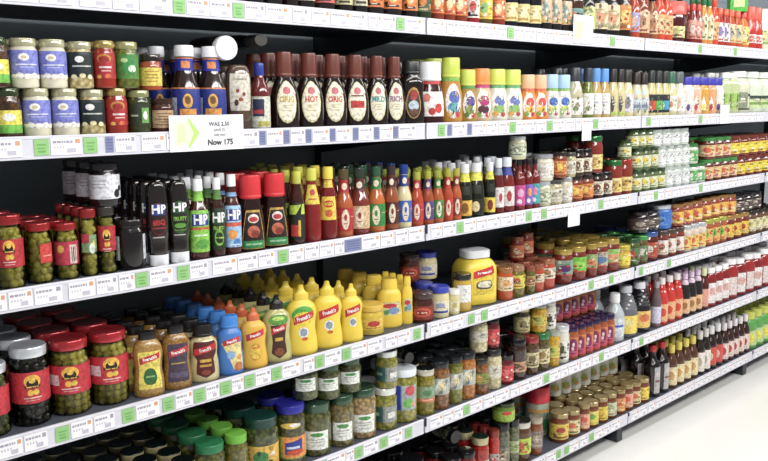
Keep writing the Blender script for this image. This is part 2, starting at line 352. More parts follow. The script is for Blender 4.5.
# --- shelf 1 (top)
def tp(k, look, shape, h, body, cap, bg, c1, c2, z0=.06, z1=.55):
    kind(k, 'sauce_bottle' if shape in ('sauce', 'hpglass', 'dress', 'bbq', 'tall', 'nando', 'ketch') else 'sauce_jar', 'bottle' if shape in ('sauce', 'hpglass', 'dress', 'bbq', 'tall', 'nando', 'ketch') else 'jar', look, shape, h, body, cap,
         lb(bg, z0+.05, z1, 1.15, ('e', 0, (z0+z1)/2+.04, .42, (z1-z0)*.24, c1), ('r', -.6, .6, z0+.08, z0+.12, c2))+art(look, [c1, c2, shade(bg, .7), 'f0ead8', shade(c1, .5)], -1, 1, z0+.08, z1-.03, 16))
tp('t_dark', 'black sauce bottle with cream and green label', 'hpglass', .17, 'cont:1d1a18', 'plas:1e1e20', 'd8d4b0', '7a9a5a', '3a3a2a', .08)
tp('t_redw', 'dark jar with red and white label', 'jar', .14, 'cont:241614', 'metal:8a1a1a', 'd65a56', W_, '3a1a1a', .1)
tp('t_yel', 'dark jar with pale yellow label', 'jar', .14, 'cont:1f1c16', 'metal:202020', 'c9c48a', '4a5a3a', '3a3a2a', .1)
tp('t_org', 'black jar with orange label', 'jar', .15, 'cont:1c1815', 'metal:1e1c1c', 'e87a2a', 'f4c25a', '2a1a12', .1)
tp('t_grn', 'dark green jar with orange corner label', 'jar', .15, 'cont:2a3a20', 'metal:24402a', '4a5a34', 'e8862e', 'c4c48a', .1)
tp('t_orl', 'wide jar with bright orange label', 'jar', .15, 'cont:8a3214', 'metal:a8281e', 'ee7a2e', 'f6dca8', 'c23a1e', .1)
tp('t_wred', 'red jar with white label', 'jar', .15, 'cont:9c1c1a', 'metal:c4281e', 'ece4dc', 'd8443a', '2a2a2a', .08)
tp('t_yelb', 'bright yellow label jar', 'jar', .15, 'cont:5c4a14', 'metal:d8b82a', 'f0d420', '8ac46a', 'e8a02a', .08)
tp('t_blk', 'black sauce bottle with pale yellow label', 'hpglass', .19, 'cont:14161e', 'plas:17181c', 'ecd98a', 'f2e6b0', 'c9a04a', .06, .42)
tp('t_ytop', 'black bottle with yellow collar, cream label', 'sauce', .18, 'cont:1e1c1a', 'plas:1c1c1e', 'e2b48a', '8aa4a0', 'e8c83a', .1, .6)
tp('t_teal', 'brown jar with teal label', 'jar', .16, 'cont:4a2a1a', 'metal:26282a', '7aaaa4', 'c98a5a', '3a2a1a', .1)
tp('t_gblk', 'black-topped bottle with green-yellow label', 'sauce', .18, 'cont:23241a', 'plas:1a1c1a', 'c4cf7a', 'e8e4c0', '5a7a3a', .06)
tp('t_crm', 'black bottle with tall cream label', 'hpglass', .19, 'cont:1b1816', 'plas:151515', 'e8d2a8', 'e8a070', 'a8b45a', .08, .62)
tp('t_amb', 'black bottle with amber label', 'hpglass', .2, 'cont:24130c', 'plas:201512', 'd8862c', 'f0c86a', 'c2362a', .1, .62)
tp('t_bluo', 'orange bottle with lavender label', 'sauce', .2, 'cont:b8401c', 'plas:d8401c', 'a8a4cf', 'e6c0a0', 'd8502c', .08, .5)
tp('t_tan', 'red-capped brown bottle with tan label', 'sauce', .2, 'cont:8a3a1c', 'plas:e03c1e', 'dcb488', 'b88a5a', '9a4a2a', .08, .55)
tp('t_dtan', 'slim bottle with black cap and tan label', 'sauce', .19, 'cont:9a5a2c', 'plas:1f1a1a', 'e0b88a', 'b8784a', '8a3a1c', .08, .55)
tp('t_hot', 'orange-red hot sauce bottle with tan label', 'sauce', .21, 'cont:d8461c', 'plas:e8401a', 'd8b070', 'e8d09a', 'c23a1a', .08, .5)
tp('t_wide', 'squat jar, red lid, dark sauce, cream label', 'tub', .17, 'cont:4a120e', 'plas:e2503a', 'e6dca0', 'b8b45a', 'a84a2a', .08, .4)
tp('t_pink', 'red bottle with pink label', 'ketch', .17, 'cont:8a1f1c', 'plas:c8301e', 'e49a8a', 'f2cfc4', 'b8302a', .08, .6)
tp('t_gcap', 'cream-labelled bottle with green cap', 'sauce', .21, 'cont:d8902e', 'plas:2a7a4a', 'e2dcb4', 'c4b07a', '7a8a4a', .06, .58)
tp('t_wl', 'orange-topped bottle with white label', 'ketch', .17, 'cont:b02c1a', 'plas:ea5a2a', 'e6e2ea', '8a7ac0', 'c2523a', .08, .62)
tp('t_tn', 'orange-topped bottle with pale tan label', 'ketch', .17, 'cont:c4501e', 'plas:e8522a', 'd8c490', 'a8ac9a', 'c87a3a', .08, .62)
tp('t_ye', 'yellow-labelled bottle with red top', 'ketch', .17, 'cont:d87a1e', 'plas:d8321e', 'ecd05a', 'f0e8b0', 'c85a2a', .06, .6)
tp('t_rw', 'red sauce bottle with white patch label', 'dress', .2, 'cont:c42a18', 'plas:e0452a', 'ece4e0', 'd8604a', 'c43a2a', .1, .35)
tp('t_cg', 'cream bottle with pale green label', 'dress', .2, 'cont:e8e4c0', 'plas:f0f0e4', 'b8cc8a', 'e8d890', '8aa05a', .08, .5)

# --- shelf 3
OL = dict(chunk='olive')
def olv(k, look, h, lidc, lab, oc): kind(k, 'olive_jar', 'jar', look, 'olive', h, 'olives:'+oc, lidc, lab)
SUN = [('r', -.5, .4, .365, .38, 'e8c8c0'), ('r', -.4, .3, .335, .345, 'e8b0a8'), ('e', -.05, .585, .42, .085, 'f2b82a'), ('e', -.05, .555, .3, .06, '2a1c14'), ('e', -.05, .59, .16, .03, 'f4ca3a'), ('r', -.45, .35, .5, .53, '3a2414'), ('r', -.35, .25, .508, .522, 'f0c040'), ('e', -.16, .44, .16, .04, 'f0b42a'), ('e', .12, .445, .15, .038, 'e0c03a')]
olv('ol1', 'green olive jar, red lid, red sun label', .152, 'metal:b01c20', lb('c22430', .3, .68, 1.5, *SUN), '968c34:bcae50')
olv('ol2', 'green olive jar with small red side label', .145, 'metal:b01c20', [('r', -.1, .95, .34, .66, 'd83a34'), ('r', .1, .8, .45, .47, 'e8a090')], '968c34:bcae50')
olv('ol3', 'green olive jar, red label with barcode', .145, 'metal:b01c20', lb('c8304a', .26, .68, 1.5, ('r', .15, .85, .28, .62, 'd8c4b8'), ('r', .3, .36, .32, .58, '5a3a3a'), ('r', .45, .55, .32, .58, '5a3a3a'), ('r', .65, .7, .32, .58, '5a3a3a'), ('e', -.6, .55, .3, .07, 'e8b03a')), '968c34:bcae50')
olv('ol4', 'green olive jar with green and white label', .16, 'metal:a81c20', [('r', -.9, .9, .36, .62, '7aa06a'), ('r', -.9, 0, .5, .64, 'b83040'), ('e', .3, .42, .35, .08, 'd8e4d4'), ('e', .5, .5, .15, .04, 'e8d84a')], '968c34:bcae50')
olv('ol5', 'tall green olive jar with red sun label', .165, 'metal:4a4440', lb('c22a34', .34, .72, 1.2, *SUN), '7c742c:9c943e')
kind('dkjar', 'dark_preserve_jar', 'jar', 'black preserve jar with white side label', 'jar', .115, 'cont:15100f', 'metal:2a2426', [('r', -1.5, -.75, .2, .68, 'dfe2ea')]+[('r', -1.35+.1*i, -1.3+.1*i, .26, .5, '5a5f6a') for i in range(4)]+[('r', .95, 1.5, .2, .7, 'cfd4de')])
kind('dkjar2', 'dark_preserve_jar', 'jar', 'large black preserve jar with wide white label', 'jar', .11, 'cont:1a1518', 'metal:231f22', lb('e6e8f0', .18, .74, 1.6, ('e', .9, .3, .25, .1, '2a2430'), ('e', 1.2, .42, .2, .07, '3a2a3a'), ('r', -.9, .2, .6, .615, '9a9ca8'), ('r', -.9, .1, .52, .535, '9a9ca8'), ('r', -.9, .2, .44, .455, '9a9ca8')))
def hpl(bg, tc, z, extra, w=1.25, z0=.1, z1=.62, hp='2a3f94'):
    return [('r', -w, w, z0, z1, bg), ('r', -.85, .95, z-.07, z+.075, hp), ('t', 'HP', .04, z, .115, tc, 0, .8)]+extra
kind('hpi1', 'brown_sauce_bottle', 'bottle', 'upside-down dark squeeze bottle, white cap, red script', 'inverted', .205, 'cont:1d1614', 'plas:eef0f4',
     [('e', 0, .56, .85, .2, '5c1c1c'), ('e', 0, .56, .78, .17, '2a1512'), ('r', -.55, .6, .61, .74, '2a3f8c'), ('t', 'HP', .02, .675, .1, 'ffffff', 0, .9), ('t', 'BBQ', 0, .52, .06, 'c42a2a', .1, .8), ('r', -.6, .6, .45, .465, 'a42a2a'), ('r', -.6, .4, .34, .355, 'b8b4b0')])
kind('hpi2', 'brown_sauce_bottle', 'bottle', 'upside-down dark squeeze bottle, white cap, green script', 'inverted', .205, 'cont:1d1814', 'plas:eef0f4',
     [('e', 0, .56, .85, .2, '2a5c2a'), ('e', 0, .56, .78, .17, '1c2416'), ('r', -.55, .6, .61, .74, '24502e'), ('t', 'HP', .02, .675, .1, 'ffffff', 0, .9), ('t', 'FRUITY', 0, .54, .045, '8ac42a', 0, .7), ('e', 0, .46, .5, .03, '5a9a2a'), ('r', -.5, .5, .4, .41, '6aa83a'), ('r', -.6, .4, .34, .355, 'b8b4b0')])
kind('hpg1', 'brown_sauce_bottle', 'bottle', 'brown sauce bottle with bright green label', 'hpglass', .2, 'cont:4a1c12', 'plas:eef0f4', hpl('86cc3c', 'ffffff', .5, [('r', -1.1, 1.1, .38, .41, 'd85a3a'), ('e', .2, .2, .6, .06, '5aa83a'), ('r', -.6, .6, .3, .32, 'e2f2d0')]), [('b', .73, .85, '86cc3c')])
kind('hpg2', 'brown_sauce_bottle', 'bottle', 'brown sauce bottle with dark green fruity label', 'hpglass', .2, 'cont:3a1c12', 'plas:eef0f4', hpl('26361e', 'ffffff', .5, [('t', 'FRUITY', 0, .37, .045, '9acc3a', 0, .6), ('e', 0, .25, .55, .1, '7ab83a'), ('e', 0, .25, .4, .07, '26361e'), ('r', -.4, .4, .24, .26, '9acc3a')], hp='24502e'), [('b', .73, .85, '5a8a34')])
kind('hpg3', 'brown_sauce_bottle', 'bottle', 'brown sauce bottle with pale blue label', 'hpglass', .205, 'cont:4a1c14', 'plas:eef0f4', hpl('9cc8ec', 'ffffff', .5, [('r', -1.1, 1.1, .36, .41, 'e8604a'), ('e', -.2, .26, .45, .06, 'f0a03a'), ('e', .3, .16, .4, .05, '4a8ad0'), ('r', -.5, .5, .12, .14, 'e4f0fa')]), [('b', .73, .78, '7aa4d8')])
kind('redcap', 'sauce_bottle', 'bottle', 'dark sauce bottle with red cap and green label', 'dress', .19, 'cont:2a100c', 'plas:d8202a',
     [('p', [(-.95, .04), (.95, .04), (.6, .55), (-.6, .55)], 'c9a23a'), ('p', [(-.88, .06), (.88, .06), (.55, .52), (-.55, .52)], '2c1a14'), ('e', 0, .44, .42, .06, 'f0e0d8'), ('e', 0, .43, .34, .035, 'c8343a'), ('e', 0, .27, .45, .08, 'c86a4a'), ('e', .1, .24, .3, .05, '8a3424'), ('r', -.85, .85, .05, .15, '2f8a4a'), ('r', -.6, .6, .09, .115, '9ad0a0')])
kind('ykale', 'sauce_bottle', 'bottle', 'slim dark bottle with lime, black and red label', 'ketch', .195, 'cont:3c1a14', 'plas:c8cc3a',
     lb('26281c', .08, .58, 1.5, ('p', [(-1.3, .42), (.9, .42), (.9, .56), (-1.3, .54)], 'b8d42c'), ('p', [(-.5, .4), (.5, .58), (.2, .4)], '1c1c14'), ('r', -1, -.1, .12, .28, 'c8302a'), ('r', -.1, .2, .12, .34, 'd8b83a')))
kind('ketch1', 'chilli_sauce_bottle', 'bottle', 'red sauce bottle with yellow neck label', 'ketch', .2, 'cont:8a1612', 'plas:cfd03a',
     [('p', [(-.9, .52), (.9, .52), (.8, .78), (-.8, .78)], 'ecd02a'), ('e', 0, .68, .4, .04, 'c8302a'), ('r', -.5, .5, .58, .6, 'c8602a')])
kind('ketch2', 'chilli_sauce_bottle', 'bottle', 'dark red bottle, yellow label, yellow cap', 'ketch', .2, 'cont:7a1410', 'plas:f0d42a',
     [('p', [(-.9, .28), (.9, .28), (.9, .6), (-.9, .6)], 'f0cc2a'), ('e', 0, .5, .6, .05, 'cf2a20'), ('t', 'MAGGI', 0, .5, .04, 'f4e03a', 0, .7), ('e', 0, .37, .4, .05, 'd8641e'), ('r', -.9, .9, .72, .82, 'f0cc2a')])
def nan(k, look, body, cap, c, c2, h=.19, neck=None):
    kind(k, 'hot_sauce_bottle', 'bottle', look, 'nando', h, body, cap, [('b', .1, .44, c), ('e', 0, .27, .42, .15, 'ecdcc0'), ('e', 0, .3, .16, .05, c2), ('r', -.22, .22, .2, .215, c2), ('r', -1.2, -.6, .3, .31, 'e8a070'), ('r', .6, 1.2, .3, .31, 'e8a070')], [('b', .66, .84, neck or c), ('e', 0, .75, .6, .05, 'ecdcc0')])
nan('nn1', 'orange hot sauce bottle with red label', 'cont:b8561e', 'metal:6a5a3a', 'b8202a', 'b8202a')
nan('nn2', 'brick hot sauce bottle with cream and brown label', 'cont:7a2a20', 'metal:3a4a3a', 'd8b88a', '9a3a2a', neck='5a2a2a')
nan('nn3', 'orange hot sauce bottle with green label', 'cont:c4661e', 'metal:3a6a4a', '2f8a3a', '2f8a3a')
nan('nn4', 'brown hot sauce bottle with maroon label', 'cont:9a4a1e', 'metal:4a3a3a', '5a2420', '8a3a2a')
nan('nn5', 'pale dressing bottle with blue label and cap', 'cont:dcd2a0', 'metal:2a4aa8', '3f6ac0', '3f6ac0', neck='2a4aa0')
nan('nn6', 'short hot sauce bottle, red label, star cap', 'cont:b8421c', 'metal:c4c83a', 'c42a2e', 'c42a2e', .165)
nan('nn7', 'short hot sauce bottle, purple label, star cap', 'cont:a84a1e', 'metal:c4c83a', '5a4484', '5a4484', .165)
nan('nn8', 'short hot sauce bottle, green label, star cap', 'cont:b85a22', 'metal:b8c43a', '3a8a3e', '3a8a3e', .165)
nan('nn9', 'short orange hot sauce bottle, brown label', 'cont:c05a22', 'metal:cfc83a', '8a3a28', 'b8502a', .165)
def st(k, look, c, c2, body='cont:1c2014', cap='plas:e2e4ea'):
    kind(k, 'sauce_bottle', 'bottle', look, 'ketch', .175, body, cap, [('r', -1.1, 1.1, .06, .34, c), ('e', 0, .2, .45, .1, c2), ('r', -.7, .7, .44, .6, 'aac23a' if c2 == 'c8302a' else '2a2e1c')], [('b', .68, .83, 'e6e02a')])
st('st1', 'dark bottle with yellow star collar, amber label', 'e8b42a', '8a5a1e'); st('st2', 'black bottle with lime patch, round label', '2a2a1c', 'ecd8a0'); st('st3', 'black bottle with yellow collar and label', 'eccf2a', '8a2a1e')
kind('rw1', 'ketchup_bottle', 'bottle', 'red sauce bottle with white cap, white label', 'ketch', .185, 'cont:6a1a18', 'plas:e8ecf4', [('r', -.6, 1, .12, .48, 'ece4e2'), ('e', .2, .3, .3, .08, 'c43a3a')], [('b', .7, .82, '8a94a8')])
kind('rw2', 'ketchup_bottle', 'bottle', 'red sauce bottle with blue neck, white label', 'ketch', .185, 'cont:7a1c16', 'plas:dce4f0', [('r', -.6, 1, .12, .48, 'e8e0dc'), ('e', .2, .3, .3, .1, 'b83a3a')], [('b', .68, .82, '2a3f9e')])
def pk(k, look, c, c2): kind(k, 'hot_sauce_bottle', 'bottle', look, 'tall', .175, 'cont:7a1c1c', 'plas:1e1e24', [('r', -1.2, 1.2, .1, .5, c), ('e', .1, .35, .5, .08, c2), ('e', -.1, .18, .4, .05, 'f0e8ec')])
pk('pk1', 'slim hot sauce bottle with pink label', 'd8489a', 'e8b0d0'); pk('pk2', 'slim hot sauce bottle with lilac and orange label', '8a6ac8', 'f09a5a'); pk('pk3', 'slim hot sauce bottle with teal label', '3ab0b8', 'e488b8')
def sj(k, look, h, body, cap, bg, c1, z0=.14, z1=.66, shape='jar', c2=None, name='sauce_jar'):
    kind(k, name, 'jar', look, shape, h, body, cap, lb(bg, z0, z1, 1.55, ('e', -.1, (z0+z1)/2+.03, .45, (z1-z0)*.24, c1), ('r', -.7, .6, z0+.05, z0+.09, c2 or c1))+art(look, [c1, c2 or shade(c1, .6), shade(bg, .72), 'efe8d8', shade(c1, .55)], -1.1, 1.1, z0+.04, z1-.04, 16))
sj('cj1', 'cream sauce jar with silver lid', .09, 'cont:c9c8a0', 'metal:c8ccd0', 'd0d6b8', '8a9a7a')
sj('cj2', 'pale relish jar with dark rimmed lid', .09, 'chunk:d8cfae:9a8f68', 'metal:5a5a58', 'e4e0d0', 'b8b4a0')
sj('cj3', 'white-labelled jar with grey lid', .095, 'cont:d8d0b8', 'metal:b8bcc0', 'ece8e0', 'd0ccc0')
sj('oy1', 'curry jar with yellow and orange label', .095, 'cont:8a3a1c', 'metal:3a3230', 'e08a3a', 'f2cf4a', c2='b8302a')
sj('bc1', 'brown pickle jar with cream patterned label', .1, 'cont:3a2018', 'metal:2c2624', 'e2d8c0', '7a4a34')
sj('ry1', 'tall red sauce jar, yellow label, green lid', .14, 'cont:8a2a1a', 'metal:2f7a3a', 'ead27a', 'd8a84a', .1, .5)
sj('ry2', 'tall red sauce jar, yellow label, red lid', .14, 'cont:8a2a1a', 'metal:b8322a', 'ead27a', 'd8a84a', .1, .5)
sj('sf1', 'green-topped jar with yellow flower label', .09, 'cont:5a6a3a', 'metal:3f5a30', 'd8dcb8', 'f0d42a', c2='6a8a3a')
sj('wl1', 'white-labelled jar with pale lid', .09, 'cont:c8d0c8', 'metal:d0dcd4', 'eef0f0', 'dfe4e8')
sj('gl1', 'white and green striped label jar', .09, 'cont:c8d0c0', 'metal:3f8a4a', '5ab45a', 'e4ecd8')
sj('go1', 'curry sauce jar, green lid, orange picture label', .1, 'cont:6a2a1a', 'metal:4aa04a', 'e6c48a', 'e06a3a', c2='c83a7a')
sj('yr1', 'yellow-labelled jar with red contents', .1, 'cont:7a241a', 'metal:8a3a2a', 'f0d22a', 'e8f03a', c2='c83a2a')
# --- shelf 4
olv('bo1', 'black olive jar, white lid, red sun label', .182, 'metal:dfe3ea', lb('cc2636', .3, .7, 1.6, *SUN), '14100e:2a221c')
olv('bo2', 'large green olive jar, red lid, red sun label', .178, 'metal:c21f2c', lb('cc2636', .3, .68, 1.7, *(SUN+[('r', -1.25, -.6, .42, .56, 'e2d0d4')])), '9c8e36:c4b45a')
olv('bo3', 'green jar with dark lid and red sun label', .16, 'metal:dfe3ea', lb('cc2636', .3, .7, 1.6, *SUN), '4a5020:6a6a2c')
kind('sb1', 'mustard_bottle', 'bottle', 'grainy mustard bottle, black cap, yellow and green label', 'spicy', .178, 'chunk:b08c50:94703a:160', 'plas:1c1a1a', [('r', -.8, .8, .12, .66, 'ecd84a')]+fr_banner(.56, w=.7)+[('e', 0, .3, .42, .12, '2f6a34'), ('r', -.25, .25, .29, .31, '8ab86a')])
kind('sb2', 'mustard_bottle', 'bottle', 'brown mustard bottle, black cap, purple-grey label', 'spicy', .178, 'chunk:a07a40:805c2a:160', 'plas:1c1a1a', [('r', -.75, .75, .12, .68, '4a3c50')]+fr_banner(.56, w=.65)+[('r', -.5, .5, .38, .4, 'b09a4a'), ('r', -.6, .6, .18, .26, '5f5470')])
kind('sb3', 'mustard_bottle', 'bottle', 'pale mustard bottle, black cap, red shield label', 'flip', .17, 'cont:cdbf84', 'plas:1c1a1a', [('p', [(-.9, .72), (.9, .72), (.95, .5), (.6, .4), (.65, .16), (0, .08), (-.65, .16), (-.6, .4), (-.95, .5)], '5c1c1c')]+fr_banner(.58, w=.85, h=.12, th=.05)+[('r', -.4, .4, .36, .41, 'd8b02a'), ('r', -.4, .4, .28, .32, 'c89a24'), ('e', 0, .18, .3, .05, '8a3a20')])
kind('bl1', 'mustard_bottle', 'bottle', 'blue and yellow mustard bottle with blue cap', 'flip', .165, 'plas:3f7fd0', 'plas:3a86dc', [('p', [(-.9, .55), (.95, .55), (.95, .08), (.1, .1), (-.3, .35)], 'ecd98a')]+fr_banner(.58, w=.75)+[('e', .5, .14, .4, .08, 'c8743a'), ('e', -.1, .35, .35, .07, '8ab4e0'), ('e', .6, .3, .25, .05, 'e0a44a')])
kind('or1', 'mustard_bottle', 'bottle', 'amber-yellow mustard bottle with orange cap', 'squeeze', .172, 'plas:e6b21c', 'plas:d8642a', fr_banner(.56, w=.75, h=.12)+[('e', 0, .28, .5, .14, 'd89a1c'), ('e', 0, .28, .44, .12, 'ecc02a'), ('r', -.3, .3, .33, .36, 'd87a24')])
kind('gb1', 'mustard_bottle', 'bottle', 'large pale bottle, black cap, green and red label', 'squeeze', .192, 'cont:bfb86e', 'plas:1c1a1a', [('e', 0, .64, .8, .08, '5aa03a'), ('e', 0, .66, .5, .03, 'b8dc5a'), ('p', [(-.62, .56), (.62, .56), (.5, .3), (.55, .14), (0, .06), (-.55, .14), (-.5, .3)], '4a2418')]+fr_banner(.5, w=.6, h=.1)+[('r', -.3, .3, .32, .37, 'd8b02a'), ('e', 0, .16, .35, .06, '8a4a24')])
YS = 'plas:f0d010'
kind('yl1', 'mustard_bottle', 'bottle', 'large yellow mustard bottle with green arch label', 'squeeze', .205, YS, YS, [('e', 0, .58, .8, .13, '4fae3a'), ('e', 0, .53, .66, .1, 'f2d800')]+fr_banner(.54, w=.7, h=.12, th=.05)+[('e', 0, .33, .36, .075, 'e8ecec'), ('e', 0, .33, .26, .055, '8aa0b0'), ('e', .05, .24, .2, .025, 'd8622a')])
kind('yl2', 'mustard_bottle', 'bottle', 'yellow mustard bottle with red banner', 'squeeze', .2, YS, YS, fr_banner(.55, w=.75, h=.14, th=.05)+[('e', 0, .35, .36, .08, 'e8ecec'), ('e', 0, .35, .26, .055, '8aa0b0'), ('e', .05, .25, .2, .025, 'd8622a')])
kind('yl3', 'mustard_bottle', 'bottle', 'smaller yellow mustard bottle with red banner', 'squeeze', .175, YS, YS, fr_banner(.55, w=.75, h=.14, th=.05)+[('e', 0, .35, .36, .08, 'e8ecec'), ('e', 0, .35, .26, .055, '8aa0b0')])
kind('yj1', 'mustard_jar', 'jar', 'small yellow mustard jar with yellow lid', 'lowjar', .088, 'cont:d8b818', 'plas:e2b82a', [('r', -.8, .9, .2, .56, 'ecc83a'), ('e', .1, .4, .45, .1, 'd0342c'), ('r', -.5, .6, .24, .27, 'c87a24')])
kind('yj2', 'mustard_jar', 'jar', 'tall yellow mustard jar with picture label', 'tallsqz', .15, 'plas:efcc14', 'plas:f0cc1c', [('r', -.9, .9, .26, .54, 'd8cf8a'), ('e', -.1, .46, .6, .05, 'c83040'), ('e', .2, .36, .5, .07, '7a9ac0'), ('e', -.4, .33, .25, .05, '5a9a5a')])
kind('rdj', 'chutney_jar', 'jar', 'small dark jar with red oval label', 'lowjar', .092, 'cont:4a1c14', 'metal:4a3030', [('b', .1, .58, '8a3020'), ('e', 0, .36, .8, .17, 'cc5636'), ('e', 0, .36, .55, .09, 'a02420'), ('r', -.4, .4, .33, .38, 'e8c8a0')])
kind('mbl', 'mayonnaise_jar', 'jar', 'cream mustard jar with wide blue lid', 'lowjar', .1, 'cont:dcd09a', 'plas:3a48b8', [('b', .16, .56, 'e6dfc0'), ('e', 0, .42, .5, .08, '9aa4c8'), ('r', -.9, .9, .17, .24, '3448a0'), ('r', -.5, .5, .34, .36, '6a6a5a')])
kind('mwl', 'mayonnaise_jar', 'jar', 'small cream jar with white lid', 'lowjar', .082, 'cont:dcd094', 'plas:ecebe4', [('b', .14, .55, 'e8e0b8'), ('e', 0, .38, .4, .09, 'b8ac5a')])
kind('mdk', 'mustard_jar', 'jar', 'wide mustard jar, dark lid, white label', 'jar', .125, 'cont:c9a42c', 'metal:3a3a30', lb('ecebe8', .26, .72, .8, ('r', -.5, .5, .6, .61, 'b0b0a8'), ('r', -.5, .4, .54, .55, 'b0b0a8')))
kind('jugy', 'mustard_jug', 'jug', 'huge yellow mustard jug with white lid', 'jug', .195, 'plas:f2d400', 'plas:eceff4', [('r', -.3, .45, .2, .68, 'e8cc1c')]+[('p', [(-.3, .5), (.46, .58), (.46, .73), (-.3, .63)], 'd3202c'), ('t', "French's", .08, .61, .045, 'ffffff', .2, .7), ('e', .08, .38, .25, .085, '4a4a48'), ('e', .08, .39, .19, .065, 'e0dcc0'), ('r', -.1, .26, .26, .27, 'c8a020')], q=.8)
sj('s4a', 'small orange sauce jar with white picture label', .115, 'cont:c4501c', 'metal:b07a4a', 'ecd8c0', 'e8a03a', .3, .72, c2='5a7a3a')
sj('s4b', 'green-yellow relish jar with tan lid', .11, 'chunk:8a7a30:5a5420', 'metal:a87a54', 'd8cc3a', 'b8502a', .3, .72)
sj('s4c', 'small olive relish jar with red-brown lid', .1, 'chunk:7a7034:4f4a20', 'metal:a85a3c', 'b8a060', 'a04a2a', .3, .66)
sj('s4d', 'small orange-red relish jar with white label', .1, 'cont:b84420', 'metal:b0664a', 'e0d4b8', 'b08a5a', .36, .66)
sj('s4e', 'red salsa jar with white square label', .11, 'cont:b8401c', 'metal:b06a4a', 'e6d8c4', 'c08a5a', .36, .72)
def sal(k, look, c, c2, lid='metal:b89a34', h=.132): kind(k, 'salsa_jar', 'jar', look, 'jar', h, 'chunk:8a3224:5c1e18:120', lid, lb(c, .26, .7, 1.6, ('e', .2, .46, .7, .1, c2), ('e', -.5, .35, .3, .06, 'e8dcc0'), ('r', -.8, .9, .26, .3, 'c8402a'))+art(look, [c2, 'c8402a', 'e8dcc0', shade(c, .6)], -1.1, 1.1, .3, .66, 14))
sal('sl1', 'salsa jar, yellow lid, purple and green label', '8aa890', '5a2a6a'); sal('sl2', 'salsa jar, yellow lid, lime green label', '6acc34', 'a0d84a'); sal('sl3', 'salsa jar, yellow lid, pale green label', '9ab070', 'e08a5a'); sal('sl4', 'salsa jar, yellow lid, blue and cream label', 'b8b8a0', '5a7aa8'); sal('sl5', 'salsa jar, yellow lid, green top label', '8ac85a', 'e0986a'); sal('sl6', 'dark salsa jar with yellow lid, green label', '4a7a5a', '2a4a3a')
sj('y6', 'small yellow label jar with yellow lid', .095, 'cont:c89a1c', 'metal:dcc42a', 'f0d42a', 'e8e03a', shape='lowjar')
sj('gn1', 'green-lidded jar with red patch', .115, 'chunk:5a6a34:3a4420', 'metal:2f5a34', '5a7a4a', 'c83a34', c2='e4dcc8')
sj('gn2', 'bright green-lidded jar with white and red patch', .118, 'chunk:6a5a34:4a3a20', 'metal:4aa850', '6a8a5a', 'e0d8d0', c2='c83a34')
sj('rb1', 'dark red jar with blue lid and orange label', .125, 'cont:5a1e14', 'metal:3a5aa0', 'b8442c', 'e8dccc', c2='e86a2a')
sj('wb1', 'brown sauce jar with white and orange label', .12, 'cont:7a3420', 'metal:5a4a44', 'e6dcd6', 'c8704a', c2='e0b02a')
sj('wo1', 'silver-lidded jar with orange lettering', .12, 'cont:d8c8b8', 'metal:c4c8cc', 'f0cf5a', 'e0742a', .1, .6, c2='e04a2a')
sj('gg1', 'sauce jar, lime lid, bright green square label', .125, 'cont:a8542c', 'metal:b8b83a', 'e8b45a', '3ac43a', c2='d8502a')
sj('yy1', 'sauce jar with yellow lid and red-yellow label', .12, 'cont:7a2c1c', 'metal:b0883a', 'ecc83a', 'b8382c', c2='e89a3a')
sj('cc1', 'brown jar with cream oval label', .12, 'cont:6a4a2c', 'metal:3a2e28', 'e8dcae', 'c4cc7a', c2='a88a4a')
sj('up1', 'stacked orange-labelled sauce jar', .1, 'cont:a8442c', 'metal:b07a3a', 'f0b83a', 'e0602a', c2='f4e08a')
sj('upb', 'stacked bright blue labelled tin jar', .105, 'plas:3a7ad0', 'metal:d8dce4', '3a7ad4', '6aa0e4')
sj('upd', 'stacked dark jar with dull label', .09, 'cont:2c2024', 'metal:26222a', '5a4a4a', 'a89a8a')
sj('upr', 'stacked red jar with orange label', .09, 'cont:7a2418', 'metal:a05a3c', 'c86a3c', 'e8c8a0')
# --- shelf 5
sj('bk1', 'black-lidded jar with gold rim', .11, 'chunk:7a7048:38341e', 'metal:141a18', 'd8cc8a', '8a8450', .1, .66, name='pickle_jar')
sj('gk1', 'pickle jar with mid-green lid, orange label', .13, 'chunk:6a6a34:34381c', 'plas:1f7a4a', 'f0a03a', '6a94d8', .1, .6, name='pickle_jar')
sj('gk2', 'pickle jar with lime-green lid', .135, 'chunk:7a7438:444420', 'plas:6cb82a', 'e8c45a', '8ab85a', .06, .45, name='pickle_jar')
sj('gk3', 'large pickle jar with dark green lid', .155, 'chunk:5c6438:2e341c', 'plas:123f38', 'e8b83a', '3a8a4a', .1, .55, name='pickle_jar')
kind('bp1', 'pickle_jar', 'jar', 'pickle jar, violet-blue lid, rainbow label', 'olive', .17, 'chunk:5c5a2c:2e2e18', 'plas:2a2c9c', [('b', .12, .2, '4a9a4a'), ('r', -1.6, -.6, .14, .5, '7ac44a'), ('r', -.7, 1.6, .14, .5, 'f09a3a'), ('p', [(-.4, .2), (.8, .26), (.8, .46), (-.4, .4)], '2a3f9e'), ('e', .3, .24, .6, .05, 'd8482c'), ('e', 0, .69, .7, .05, 'ecc83a'), ('e', .3, .7, .4, .03, W_), ('r', -.3, .6, .3, .34, 'c8d8f0')])
def wl(k, look, body, h=.145, up=0): kind(k, 'pickle_jar', 'jar', look, 'jar', h, body, 'metal:3a5a44', [('r', -.8, .8, up+.14, up+.5, 'eef2ea'), ('e', 0, up+.43, .45, .04, '4a9a4a'), ('r', -.5, .5, up+.33, up+.345, '8a9a8a'), ('r', -.4, .4, up+.28, up+.295, 'b0baa8'), ('r', -.45, .3, up+.22, up+.23, 'b0baa8')])
